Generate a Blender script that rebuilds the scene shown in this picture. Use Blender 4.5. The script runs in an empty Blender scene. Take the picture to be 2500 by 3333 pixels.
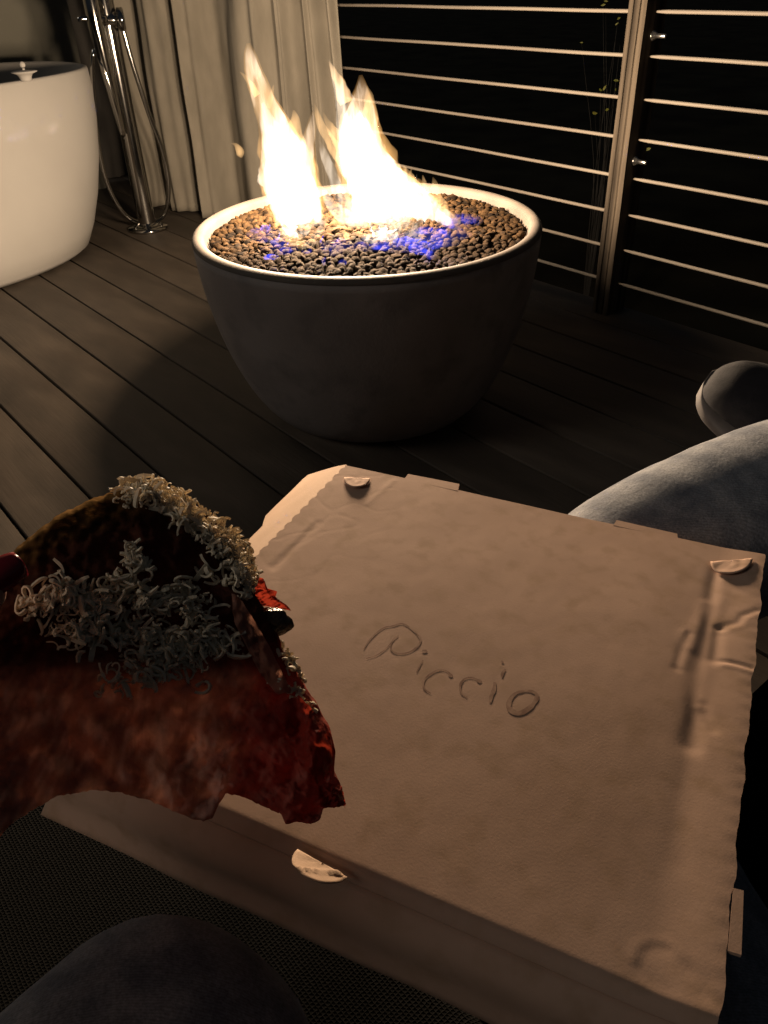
import bpy, bmesh, math, random
import numpy as np
from mathutils import Vector, Matrix, noise as mnoise

random.seed(7)
rng = np.random.default_rng(7)
scene = bpy.context.scene
COL = scene.collection

# ------------------------------------------------------------------ camera
H = 0.86                                    # the phone is held 0.86 m above the deck
FPX, CX, CY = 2597.0, 1250.0, 1666.5        # focal length and centre in photo pixels
YAW, PITCH, ROLL = (math.radians(v) for v in (-51.639, 34.813, -2.35))
_cy, _sy, _cp, _sp = math.cos(YAW), math.sin(YAW), math.cos(PITCH), math.sin(PITCH)
_f = np.array([_sy * _cp, _cy * _cp, -_sp]); _r0 = np.array([_cy, -_sy, 0.0]); _u0 = np.cross(_r0, _f)
_r = _r0 * math.cos(ROLL) + _u0 * math.sin(ROLL)
_u = -_r0 * math.sin(ROLL) + _u0 * math.cos(ROLL)
CAMP = np.array([0.0, 0.0, H])
cam = bpy.data.cameras.new("camera"); cam_o = bpy.data.objects.new("camera", cam); COL.objects.link(cam_o)
cam_o.matrix_world = Matrix(((_r[0], _u[0], -_f[0], 0), (_r[1], _u[1], -_f[1], 0), (_r[2], _u[2], -_f[2], H), (0, 0, 0, 1)))
cam.sensor_fit = 'VERTICAL'; cam.sensor_height = 24.0; cam.lens = FPX / 3333.0 * 24.0
cam.clip_start = 0.02; cam.clip_end = 600
scene.camera = cam_o

# ------------------------------------------------------------------ night sky, added fill sun, exposure
world = bpy.data.worlds.new("World"); scene.world = world; world.use_nodes = True
bg = world.node_tree.nodes["Background"]
bg.inputs[0].default_value = (0.72, 0.83, 1.0, 1); bg.inputs[1].default_value = 0.015
sun = bpy.data.lights.new("fill_sun", 'SUN'); sun.energy = 0.33; sun.angle = math.radians(20); sun.color = (1.0, 0.93, 0.83)  # fill lamp added from behind the viewer to lift camera-facing sides
sun_o = bpy.data.objects.new("fill_sun", sun); COL.objects.link(sun_o)
sun_o.rotation_euler = Vector((0.25, 0.80, -0.54)).to_track_quat('-Z', 'Y').to_euler()
vs = scene.view_settings
vs.view_transform = 'Standard'; vs.look = 'None'; vs.exposure = 0.0; vs.gamma = 1.0; vs.use_curve_mapping = False
scene.render.engine = 'CYCLES'
cy = scene.cycles
cy.use_denoising = True
cy.max_bounces = 8; cy.diffuse_bounces = 4; cy.glossy_bounces = 4; cy.transmission_bounces = 4; cy.transparent_max_bounces = 12
cy.sample_clamp_indirect = 4.0
cy.volume_bounces = 0
cy.volume_step_rate = 0.35; cy.volume_max_steps = 256
FIRE_POWER = 136.0
FIRE_COLOR = (1.0, 0.745, 0.50)

# ------------------------------------------------------------------ helpers
def ray(x, y):
    return _f + _r * ((x - CX) / FPX) - _u * ((y - CY) / FPX)
def at_z(x, y, z):
    d = ray(x, y); return CAMP + d * ((z - H) / d[2])
def at_d(x, y, dist):
    d = ray(x, y); return CAMP + d / np.linalg.norm(d) * dist
def at_plane(x, y, p0, n):
    d = ray(x, y); return CAMP + d * (np.dot(np.asarray(p0) - CAMP, n) / np.dot(d, n))
def smooth(e0, e1, x):
    t = np.clip((x - e0) / (e1 - e0), 0, 1); return t * t * (3 - 2 * t)
def nz(x, y, z=0.0, s=1.0):
    return mnoise.noise(Vector((x * s, y * s, z * s)))

def tag(o, label=None, cat=None, group=None, kind=None):
    if label: o['label'] = label
    if cat: o['category'] = cat
    if group: o['group'] = group
    if kind: o['kind'] = kind
    return o
def empty(name, loc, label, cat, group=None):
    o = bpy.data.objects.new(name, None); COL.objects.link(o); o.location = loc; o.empty_display_size = 0.05
    return tag(o, label, cat, group)
def link(name, me, mat, parent=None, loc=None):
    if mat is not None and not me.materials: me.materials.append(mat)
    o = bpy.data.objects.new(name, me); COL.objects.link(o)
    if parent is not None:
        o.parent = parent
        p = parent; M = Vector((0, 0, 0))
        while p is not None:
            M += p.location; p = p.parent
        o.location = (Vector(loc) if loc is not None else Vector((0, 0, 0))) - M
    elif loc is not None:
        o.location = loc
    return o
def mesh_from(name, verts, faces, smooth_shade=True):
    me = bpy.data.meshes.new(name)
    me.from_pydata([tuple(map(float, v)) for v in verts], [], faces)
    if smooth_shade: me.polygons.foreach_set('use_smooth', [True] * len(me.polygons))
    me.update(); return me
def bm_mesh(name, bm, smooth_shade=False, sharp=None):
    me = bpy.data.meshes.new(name)
    bmesh.ops.recalc_face_normals(bm, faces=bm.faces)
    bm.to_mesh(me); bm.free()
    if smooth_shade: me.polygons.foreach_set('use_smooth', [True] * len(me.polygons))
    if sharp is not None: me.set_sharp_from_angle(angle=math.radians(sharp))
    return me
def bm_box(bm, lo, hi, bevel=0.0, seg=2):
    b2 = bmesh.new()
    bmesh.ops.create_cube(b2, size=1)
    for v in b2.verts:
        v.co = Vector([(lo[i] + hi[i]) / 2 + v.co[i] * (hi[i] - lo[i]) for i in range(3)])
    if bevel > 0: bmesh.ops.bevel(b2, geom=b2.edges[:], offset=bevel, segments=seg, profile=0.6, affect='EDGES')
    tmp = bpy.data.meshes.new("t"); b2.to_mesh(tmp); b2.free(); bm.from_mesh(tmp); bpy.data.meshes.remove(tmp)
def catmull(pts, n):
    P = np.asarray(pts, float); m = len(P)
    if m < 3:
        t = np.linspace(0, 1, n)[:, None]; return P[0] * (1 - t) + P[-1] * t
    seg = np.linalg.norm(np.diff(P[:, :min(3, P.shape[1])], axis=0), axis=1); seg = np.maximum(seg, 1e-9)
    s = np.concatenate([[0], np.cumsum(seg)]); s /= s[-1]
    T = np.zeros_like(P)
    for i in range(m):
        a, b = max(i - 1, 0), min(i + 1, m - 1); T[i] = (P[b] - P[a]) / (s[b] - s[a])
    out = []
    for x in np.linspace(0, 1, n):
        k = min(np.searchsorted(s, x, side='right') - 1, m - 2); h = s[k + 1] - s[k]; t = (x - s[k]) / h
        out.append((2*t**3 - 3*t*t + 1) * P[k] + (t**3 - 2*t*t + t) * h * T[k] + (-2*t**3 + 3*t*t) * P[k+1] + (t**3 - t*t) * h * T[k+1])
    return np.array(out)
def tube_geom(pts, rad, sides=12, cap=True, flat=None):
    """Round tube along pts; rad scalar or list."""
    P = np.asarray(pts, float); n = len(P)
    R = np.full(n, rad) if np.isscalar(rad) else np.asarray(rad, float)
    V, F = [], []
    prev = None
    for i in range(n):
        t = P[min(i + 1, n - 1)] - P[max(i - 1, 0)]; t /= max(np.linalg.norm(t), 1e-9)
        if prev is None:
            a = np.cross(t, [0, 0, 1.0]); a = np.cross(t, [1.0, 0, 0]) if np.linalg.norm(a) < 1e-3 else a
        else:
            a = prev - t * np.dot(prev, t)
        a /= np.linalg.norm(a); prev = a; b = np.cross(t, a)
        for k in range(sides):
            q = 2 * math.pi * k / sides; V.append(P[i] + (a * math.cos(q) + b * math.sin(q)) * R[i])
    for i in range(n - 1):
        for k in range(sides):
            k2 = (k + 1) % sides; F.append((i*sides + k, i*sides + k2, (i+1)*sides + k2, (i+1)*sides + k))
    if cap:
        F.append(tuple(range(sides - 1, -1, -1))); F.append(tuple((n-1)*sides + k for k in range(sides)))
    return V, F
def tube(name, pts, rad, mat, parent=None, sides=12, n=None):
    if n:
        if not np.isscalar(rad): rad = np.interp(np.linspace(0, 1, n), np.linspace(0, 1, len(rad)), rad)
        pts = catmull(pts, n)
    V, F = tube_geom(pts, rad, sides)
    me = mesh_from(name, V, F)
    return link(name, me, mat, parent)
def lathe_geom(profile, n=64, c=(0, 0, 0)):
    V, F = [], []
    m = len(profile)
    for r, z in profile:
        for k in range(n):
            a = 2 * math.pi * k / n; V.append((c[0] + r * math.cos(a), c[1] + r * math.sin(a), c[2] + z))
    for i in range(m - 1):
        for k in range(n):
            k2 = (k + 1) % n; F.append((i*n + k, i*n + k2, (i+1)*n + k2, (i+1)*n + k))
    return V, F
def grid_faces(nu, nv, wrap=False):
    F = []
    for i in range(nu - 1):
        for j in range(nv - 1):
            F.append((i*nv + j, i*nv + j + 1, (i+1)*nv + j + 1, (i+1)*nv + j))
    return F

# ------------------------------------------------------------------ materials
def new_mat(name):
    m = bpy.data.materials.new(name); m.use_nodes = True
    nt = m.node_tree; return m, nt, nt.nodes["Principled BSDF"]
def N(nt, kind, **kw):
    n = nt.nodes.new(kind)
    for k, v in kw.items():
        if k.startswith('i_'): n.inputs[int(k[2:]) if k[2:].isdigit() else k[2:].replace('_', ' ')].default_value = v
        else: setattr(n, k, v)
    return n
def pmat(name, c1, c2=None, rough=0.6, scale=6.0, stretch=(1, 1, 1), bump=0.0, bscale=60.0, bstretch=(1, 1, 1), metallic=0.0,
         detail=5.0, lo=0.35, hi=0.65, c3=None, scale3=30.0, spec=0.5, rvar=0.0, coords='Object'):
    m, nt, bs = new_mat(name); L = nt.links.new
    tc = N(nt, 'ShaderNodeTexCoord'); mp = N(nt, 'ShaderNodeMapping'); mp.inputs['Scale'].default_value = stretch
    L(tc.outputs[coords], mp.inputs[0])
    no = N(nt, 'ShaderNodeTexNoise'); no.inputs['Scale'].default_value = scale; no.inputs['Detail'].default_value = detail
    L(mp.outputs[0], no.inputs['Vector'])
    rp = N(nt, 'ShaderNodeValToRGB'); rp.color_ramp.elements[0].position = lo; rp.color_ramp.elements[1].position = hi
    rp.color_ramp.elements[0].color = (*c1, 1); rp.color_ramp.elements[1].color = (*(c2 or c1), 1)
    L(no.outputs['Fac'], rp.inputs[0]); colour = rp.outputs[0]
    if c3:
        n3 = N(nt, 'ShaderNodeTexNoise'); n3.inputs['Scale'].default_value = scale3; n3.inputs['Detail'].default_value = 6
        L(mp.outputs[0], n3.inputs['Vector'])
        r3 = N(nt, 'ShaderNodeValToRGB'); r3.color_ramp.elements[0].position = 0.5; r3.color_ramp.elements[1].position = 0.72
        L(n3.outputs['Fac'], r3.inputs[0])
        mx = N(nt, 'ShaderNodeMixRGB'); L(r3.outputs[0], mx.inputs[0]); L(colour, mx.inputs[1]); mx.inputs[2].default_value = (*c3, 1)
        colour = mx.outputs[0]
    L(colour, bs.inputs['Base Color'])
    bs.inputs['Roughness'].default_value = rough; bs.inputs['Metallic'].default_value = metallic
    bs.inputs['Specular IOR Level'].default_value = spec
    if rvar:
        mr = N(nt, 'ShaderNodeMapRange'); mr.inputs[3].default_value = rough - rvar; mr.inputs[4].default_value = rough + rvar
        L(no.outputs['Fac'], mr.inputs[0]); L(mr.outputs[0], bs.inputs['Roughness'])
    if bump:
        m2 = N(nt, 'ShaderNodeMapping'); m2.inputs['Scale'].default_value = bstretch; L(tc.outputs[coords], m2.inputs[0])
        nb = N(nt, 'ShaderNodeTexNoise'); nb.inputs['Scale'].default_value = bscale; nb.inputs['Detail'].default_value = 6; nb.inputs['Roughness'].default_value = 0.65
        L(m2.outputs[0], nb.inputs['Vector'])
        bp = N(nt, 'ShaderNodeBump'); bp.inputs['Strength'].default_value = 1.0; bp.inputs['Distance'].default_value = bump
        L(nb.outputs['Fac'], bp.inputs['Height']); L(bp.outputs[0], bs.inputs['Normal'])
    return m

M = {}
M['deck'] = pmat('weathered_decking', (0.034, 0.0255, 0.018), (0.088, 0.067, 0.049), rough=0.68, scale=3.6, stretch=(1.1, 3.2, 3), bump=0.0012, bscale=9,
                 bstretch=(0.8, 14, 4), lo=0.3, hi=0.7, c3=(0.045, 0.032, 0.022), scale3=2.3, rvar=0.12)
# every board gets its own tint
_nt = M['deck'].node_tree; _bs = _nt.nodes['Principled BSDF']
_oi = N(_nt, 'ShaderNodeObjectInfo'); _hv = N(_nt, 'ShaderNodeHueSaturation'); _mr = N(_nt, 'ShaderNodeMapRange')
_mr.inputs[3].default_value = 0.78; _mr.inputs[4].default_value = 1.18
_nt.links.new(_oi.outputs['Random'], _mr.inputs[0]); _nt.links.new(_mr.outputs[0], _hv.inputs['Value'])
_src = _bs.inputs['Base Color'].links[0].from_socket
_nt.links.new(_src, _hv.inputs['Color']); _nt.links.new(_hv.outputs[0], _bs.inputs['Base Color'])
M['joist'] = pmat('dark_joists', (0.012, 0.01, 0.008), rough=0.9)
M['soil'] = pmat('dark_garden_soil', (0.008, 0.007, 0.005), (0.02, 0.018, 0.012), rough=1.0, scale=2.0, spec=0.1)
M['wall'] = pmat('grey_plaster', (0.165, 0.16, 0.13), (0.195, 0.188, 0.155), rough=0.85, scale=2.5, bump=0.0008, bscale=90)
M['jamb'] = pmat('dark_painted_timber', (0.05, 0.045, 0.04), (0.07, 0.063, 0.056), rough=0.5)
M['tub'] = pmat('white_stone_resin', (0.345, 0.33, 0.312), (0.38, 0.365, 0.345), spec=0.05, rough=0.8, scale=3, bump=0.0002, bscale=300)
M['tub_in'] = M['tub']
M['chrome'] = pmat('chrome', (0.46, 0.45, 0.43), (0.52, 0.51, 0.49), rough=0.10, metallic=1.0, scale=4)
M['curtain'] = pmat('linen_curtain', (0.185, 0.168, 0.138), (0.235, 0.213, 0.176), rough=0.9, scale=18, stretch=(1, 1, 0.35), bump=0.0008, bscale=420, bstretch=(1, 1, 0.5), spec=0.15)
M['concrete'] = pmat('pale_concrete', (0.172, 0.147, 0.136), (0.215, 0.187, 0.173), rough=0.7, scale=7, bump=0.0007, bscale=130, c3=(0.135, 0.117, 0.11), scale3=16)
M['rim'] = pmat('exposure_darkened_concrete', (0.052, 0.041, 0.033), (0.078, 0.063, 0.05), rough=0.75, scale=9, bump=0.0005, bscale=160)  # concrete colour darkened so the firelit rim does not overexpose
M['rock'] = pmat('brown_lava_rock', (0.004, 0.0022, 0.001), (0.034, 0.0185, 0.0075), spec=0.08, rough=0.9, scale=40, bump=0.002, bscale=170, lo=0.38, hi=0.62)
M['post'] = pmat('silvered_grooved_timber', (0.016, 0.0125, 0.0095), (0.090, 0.072, 0.054), spec=0.15, rough=0.85, scale=26, stretch=(1.3, 1.3, 0.06), bump=0.003, bscale=40, bstretch=(1.4, 1.4, 0.05), lo=0.38, hi=0.62)
M['rail'] = pmat('pale_rail', (0.175, 0.15, 0.125), (0.225, 0.198, 0.165), rough=0.55, spec=0.2, scale=20, stretch=(0.1, 1, 1))
M['steel'] = pmat('stainless_bolt', (0.6, 0.6, 0.58), rough=0.3, metallic=1.0)
M['leaf'] = pmat('yellow_green_leaf', (0.10, 0.12, 0.015), (0.16, 0.15, 0.03), rough=0.5, scale=30)
M['stem'] = pmat('dark_stem', (0.004, 0.003, 0.002), rough=0.8)

# ------------------------------------------------------------------ ground and deck (boards run along X)
g = bmesh.new(); bmesh.ops.create_grid(g, x_segments=8, y_segments=8, size=250)
go = link('ground', bm_mesh('ground', g), M['soil'], loc=(0, 0, -0.62)); tag(go, kind='structure')

PITCHB = 0.1445
bm = bmesh.new(); bm_box(bm, (-4.9, -1.6, -0.16), (1.6, 1.99, -0.034))
deck = link('deck', bm_mesh('deck', bm), M['joist']); tag(deck, kind='structure')
def board_mesh(i):
    bm = bmesh.new(); bm_box(bm, (-3.2, -0.0692, -0.022), (3.2, 0.0692, 0.0), bevel=0.004, seg=2)
    return bm_mesh('deck_board', bm, True, 35)
for k in range(-12, 12):
    yc = 0.2253 + PITCHB * (k + 0.5)
    if yc > 1.97: break
    o = link('deck_board', board_mesh(k), M['deck'], deck, loc=(-1.65 + random.uniform(-0.02, 0.02), yc, random.uniform(-0.0012, 0.0008)))
    o.rotation_euler.x = random.uniform(-0.006, 0.006)

# ------------------------------------------------------------------ wall behind the bathtub and dark door jamb
bm = bmesh.new(); WY = at_plane(232, 60, (-3.95, 0, 0), np.array([1.0, 0, 0]))[1]; bm_box(bm, (-4.07, -2.0, -0.03), (-3.95, WY, 2.6), bevel=0.004)
w = link('wall', bm_mesh('wall', bm), M['wall']); tag(w, 'plain grey plaster wall standing behind the white bathtub', 'wall')
bm = bmesh.new(); bm_box(bm, (-4.20, WY + 0.004, -0.03), (-4.14, 2.4, 2.6), bevel=0.004)
dp = link('door', bm_mesh('door', bm), M['jamb']); tag(dp, 'dark painted door panel beside the grey wall, behind tap and curtain', 'door')

# ------------------------------------------------------------------ bathtub (long axis along Y)
TC = np.array([-3.27, 0.36])
def tub_ring(ax, ay, z, n=96, p=2.35):
    out = []
    for k in range(n):
        a = 2 * math.pi * k / n; c, s = math.cos(a), math.sin(a)
        out.append((TC[0] + ax * math.copysign(abs(c) ** (2 / p), c), TC[1] + ay * math.copysign(abs(s) ** (2 / p), s), z))
    return out
TUBH = 0.58
outer = [(0.41, 0.655, 0.0), (0.475, 0.725, 0.004), (0.490, 0.752, 0.02), (0.500, 0.785, 0.08), (0.505, 0.826, 0.18), (0.503, 0.862, 0.30), (0.491, 0.885, 0.42), (0.470, 0.897, 0.52), (0.453, 0.896, 0.574), (0.449, 0.893, TUBH)]
inner = [(0.437, 0.880, TUBH + 0.002), (0.429, 0.872, 0.574), (0.432, 0.85, 0.50), (0.43, 0.80, 0.36), (0.40, 0.72, 0.2), (0.33, 0.6, 0.13), (0.1, 0.2, 0.12)]
V, F = [], []
n = 96
for r in outer + inner: V += tub_ring(*r, n=n)
for i in range(len(outer + inner) - 1):
    for k in range(n):
        k2 = (k + 1) % n; F.append((i*n + k, i*n + k2, (i+1)*n + k2, (i+1)*n + k))
F.append(tuple(range(n - 1, -1, -1))); F.append(tuple((len(outer + inner) - 1) * n + k for k in range(n)))
tub = link('bathtub', mesh_from('bathtub', V, F), M['tub']); tag(tub, 'smooth white freestanding bathtub cut off by the left edge', 'bathtub')

# small flared knob standing on the near rim
kb = at_z(88, 264, TUBH + 0.002); kb[0] -= 0.005
knob = empty('plug_knob', kb, 'small pale flared knob with ball top on the bathtub rim', 'ornament')
V, F = lathe_geom([(0.0005, 0), (0.016, 0.0), (0.017, 0.004), (0.019, 0.012), (0.024, 0.019), (0.038, 0.024), (0.039, 0.026), (0.030, 0.028), (0.008, 0.030), (0.0005, 0.030)], 32, kb)
link('dish', mesh_from('dish', V, F), M['tub'], knob)
V, F = lathe_geom([(0.0005, 0.028), (0.004, 0.028), (0.004, 0.036)] + [(0.009 * math.sin(a), 0.044 - 0.009 * math.cos(a)) for a in np.linspace(0.45, 3.1, 9)], 20, kb)
link('ball', mesh_from('ball', V, F), M['tub'], knob)

# ------------------------------------------------------------------ floor-standing bath tap
FB = np.array([-3.125, 1.335, 0.0])
tap = empty('bath_tap', FB, 'tall chrome floor-standing bath tap with looping shower hose', 'tap')
V, F = lathe_geom([(0.0005, 0.0), (0.076, 0.0), (0.078, 0.004), (0.076, 0.012), (0.052, 0.017), (0.040, 0.021), (0.0345, 0.028)], 48, FB)
link('base_flange', mesh_from('base_flange', V, F), M['chrome'], tap)
V, F = lathe_geom([(0.034, 0.024), (0.034, 0.66), (0.034, 0.98), (0.028, 1.0), (0.0005, 1.002)], 40, FB)
link('column', mesh_from('column', V, F), M['chrome'], tap)
toC = -FB / np.linalg.norm(FB)                                        # towards the viewer
side = np.array([toC[1], -toC[0], 0])
if np.dot(side, _r) < 0: side = -side
def loc3(s, d, z): return FB + side * s + toC * d + np.array([0, 0, z])
MZ = 0.712
# mixer body across the column with a round cap and a lever
tube('mixer_body', [loc3(-0.06, 0.012, MZ), loc3(-0.05, 0.012, MZ), loc3(0.020, 0.012, MZ), loc3(0.034, 0.012, MZ)], [0.020, 0.026, 0.026, 0.025], M['chrome'], tap, 28)
tube('end_cap', [loc3(0.0345, 0.012, MZ), loc3(0.037, 0.012, MZ), loc3(0.056, 0.012, MZ), loc3(0.059, 0.012, MZ)], [0.030, 0.036, 0.036, 0.031], M['chrome'], tap, 32)
tube('lever', [loc3(0.0, 0.036, MZ + 0.005), loc3(-0.06, 0.055, MZ + 0.008), loc3(-0.095, 0.060, MZ + 0.010)], [0.012, 0.010, 0.008], M['chrome'], tap, 14, n=9)
tube('handset_holder', [loc3(-0.03, 0.03, 0.76), loc3(-0.03, 0.052, 0.76), loc3(-0.03, 0.065, 0.758)], [0.014, 0.020, 0.024], M['chrome'], tap, 16)
tube('hand_shower', [loc3(-0.040, 0.066, 0.93), loc3(-0.040, 0.066, 0.90), loc3(-0.040, 0.066, 0.70), loc3(-0.035, 0.064, 0.56), loc3(-0.028, 0.060, 0.42), loc3(-0.024, 0.056, 0.36), loc3(-0.023, 0.055, 0.35)], [0.014, 0.026, 0.026, 0.022, 0.014, 0.011, 0.007], M['chrome'], tap, 20)
tube('spout', [loc3(0.0, 0, 0.96)] + [FB + np.array([-0.03 - 0.05*i, -0.05 * i, 0.97 + 0.012 * math.sin(i)]) for i in range(1, 6)], 0.014, M['chrome'], tap, 14, n=20)
# the hose: from the cap down, over the floor behind the foot and back up on the left
tube('shower_hose', [loc3(0.046, 0.016, 0.69), loc3(0.060, 0.014, 0.56), loc3(0.085, 0.01, 0.40), loc3(0.108, 0.0, 0.28), loc3(0.106, -0.01, 0.14), loc3(0.07, -0.03, 0.04),
                     loc3(0.02, -0.045, 0.014), loc3(-0.03, -0.03, 0.018), loc3(-0.085, 0.0, 0.075), loc3(-0.118, 0.02, 0.19), loc3(-0.118, 0.035, 0.33), loc3(-0.095, 0.05, 0.50),
                     loc3(-0.075, 0.058, 0.60), loc3(-0.06, 0.062, 0.63), loc3(-0.044, 0.078, 0.58), loc3(-0.03, 0.078, 0.46), loc3(-0.024, 0.058, 0.36)], 0.0085, M['chrome'], tap, 10, n=120)

# ------------------------------------------------------------------ curtain
plan = catmull([(-3.40, 1.50), (-3.33, 1.53), (-3.17, 1.58), (-2.95, 1.65), (-2.73, 1.73), (-2.56, 1.81), (-2.47, 1.855)], 420)
tan = np.gradient(plan, axis=0); tan /= np.linalg.norm(tan, axis=1)[:, None]; nor = np.stack([tan[:, 1], -tan[:, 0]], 1)
arc = np.concatenate([[0], np.cumsum(np.linalg.norm(np.diff(plan, axis=0), axis=1))])
zs = np.concatenate([np.linspace(0.004, 0.1, 5), np.linspace(0.14, 1.2, 26), np.linspace(1.3, 2.45, 6)])
phase = np.array([2 * math.pi * (a / 0.165 + 0.42 * math.sin(a * 6.3 + 0.6) + 0.20 * math.sin(a * 13 + 2)) for a in arc])
V = []
for z in zs:
    fl = 1 + 0.25 * (1 - z / 2.4)
    for i in range(len(plan)):
        ph = phase[i] + 0.5 * math.sin(z * 2.3 + arc[i] * 4) + 0.18 * math.sin(z * 5.1 + arc[i] * 9)
        s = math.sin(ph); wv = 0.036 * fl * (s + 0.28 * math.sin(2 * ph + 1.0) + 0.16 * math.sin(3.1 * ph + arc[i] * 7)) + 0.012 * math.sin(ph * 0.5 + 1.3 + z * 0.8) + 0.006 * nz(arc[i] * 9, z * 3, 1.0) + 0.0035 * nz(arc[i] * 30, z * 5, 4.0)
        p = plan[i] + nor[i] * wv + tan[i] * 0.007 * math.cos(ph) + tan[i] * (0.03 * (1 - z) * (arc[i] / arc[-1]) if z < 1 else 0)
        zz = z if z > 0.05 else z + 0.006 * (1 + nz(arc[i] * 8, 2, 2))
        V.append((p[0], p[1], zz))
me = mesh_from('curtain', V, grid_faces(len(zs), len(plan)))
cu = link('curtain', me, M['curtain']); tag(cu, 'pale pleated linen curtain hanging to the deck behind the fire', 'curtain')
so = cu.modifiers.new('thickness', 'SOLIDIFY'); so.thickness = 0.0025

# ------------------------------------------------------------------ railing
YF = 1.90
fence = empty('railing', (-1.319, YF, 0), 'railing of thin pale horizontal rails fixed to grooved timber posts', 'railing')
def post(xc):
    bm = bmesh.new()
    # front face cut by two long grooves
    xs = [-0.025, -0.0125, -0.011, -0.0085, -0.007, 0.006, 0.0075, 0.010, 0.0115, 0.025]
    yo = [0, 0, 0.004, 0.004, 0, 0, 0.004, 0.004, 0, 0]
    prof = [(x, -0.04 + y) for x, y in zip(xs, yo)] + [(0.025, 0.04), (-0.025, 0.04)]
    zz = np.linspace(-0.1, 1.06, 40)
    rings = []
    for z in zz:
        rings.append([bm.verts.new((x + 0.0012 * nz(xc, z * 6, i * 3.1), YF - YF + y + 0.0010 * nz(x * 40, z * 9, 3), z)) for i, (x, y) in enumerate(prof)])
    m = len(prof)
    for a, b in zip(rings, rings[1:]):
        for i in range(m): bm.faces.new((a[i], a[(i + 1) % m], b[(i + 1) % m], b[i]))
    bm.faces.new(rings[-1])
    return link('post', bm_mesh('post', bm), M['post'], fence, loc=(xc, YF, 0))
PX = [-2.66, -1.319, 0.16]
posts = [post(x) for x in PX]
rails_z = [H - (0.0667 + 0.0488 * k) * YF for k in range(-2, 8)]
for a, b in ((PX[0] + 0.025, PX[1] - 0.025), (PX[1] + 0.025, PX[2] - 0.025)):
    xs = np.concatenate([[a, a + 0.004, a + 0.03], np.linspace(a + 0.06, b - 0.06, 14), [b - 0.03, b - 0.004, b]])
    rr = np.full(len(xs), 0.0044); rr[0] = rr[-1] = 0.0018; rr[1] = rr[-2] = 0.0027
    for z in rails_z:
        V, F = tube_geom([(x, YF, z + 0.0012 * nz(x * 3, z * 10)) for x in xs], rr, 10)
        link('rail', mesh_from('rail', V, F), M['rail'], fence)
for bx, by in ((2126, 116), (2066, 524)):
    d = ray(bx, by); t = (PX[1] + 0.026) / d[0]; P = CAMP + d * t
    P = np.array([PX[1] + 0.0252, min(max(P[1], YF - 0.03), YF + 0.02), P[2]])
    b = empty('bolt', P, None, None); b.parent = posts[1]; b.location = Vector(P) - posts[1].matrix_basis.translation - fence.location
    V, F = tube_geom([P, P + [0.003, 0, 0], P + [0.0032, 0, 0], P + [0.009, 0, 0], P + [0.0092, 0, 0], P + [0.034, 0, 0], P + [0.037, 0, 0]], [0.011, 0.011, 0.008, 0.008, 0.0052, 0.0052, 0.004], 12)
    bpy.data.objects.remove(b)
    bo = bpy.data.objects.new('bolt', mesh_from('bolt', V, F)); bo.data.materials.append(M['steel']); COL.objects.link(bo); bo.parent = posts[1]
    bo.location = -Vector((PX[1], YF, 0))

# shrub beyond the railing, only a few leaves catch the light
SB = at_plane(1960, 480, (0, 2.75, 0), np.array([0, 1.0, 0]))
shrub = empty('shrub', (SB[0], SB[1], -0.62), 'dark shrub beyond the railing with a few lit yellow-green leaves', 'shrub')
lp = [(1936, 368, 9), (1976, 357, 9), (1968, 286, 7), (1955, 292, 6), (2005, 262, 8), (2004, 292, 5), (2014, 60, 6), (1963, 16, 7), (1972, 4, 6), (1893, 139, 4), (2018, 148, 4), (2108, 486, 8), (2008, 78, 5)]
sv, sf = [], []
for (x, y, s) in lp:
    P = at_plane(x, y, (0, 2.75 + random.uniform(-0.06, 0.06), 0), np.array([0, 1.0, 0]))
    L = s * 0.0016 * random.uniform(0.8, 1.2)
    ax = Vector((random.uniform(-1, 1), random.uniform(-.5, .5), random.uniform(-0.4, 0.8))).normalized(); nr = Vector((random.uniform(-.5, .5), -1, random.uniform(-.3, .6))).normalized()
    bx = ax.cross(nr).normalized()
    pts = [(-1, 0, 0), (-0.5, 0.32, 0.08), (0.15, 0.36, 0.1), (1, 0, -0.05), (0.15, -0.36, 0.1), (-0.5, -0.32, 0.08), (0, 0, 0)]
    vv = [Vector(P) + ax * (p[0] * L) + bx * (p[1] * L) + nr * (p[2] * L) for p in pts]
    link('leaf', mesh_from('leaf', vv, [(0, 1, 6), (1, 2, 6), (2, 3, 6), (3, 4, 6), (4, 5, 6), (5, 0, 6)], False), M['leaf'], shrub)
    base = np.array([SB[0] + random.uniform(-0.03, 0.03), SB[1], 0.1]); V2, F2 = tube_geom(catmull([(SB[0], SB[1], -0.62), base, P], 10), np.linspace(0.0022, 0.0006, 10), 5)
    o = len(sv); sv += V2; sf += [tuple(q + o for q in f) for f in F2]
link('stem', mesh_from('stem', sv, sf), M['stem'], shrub)

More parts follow.
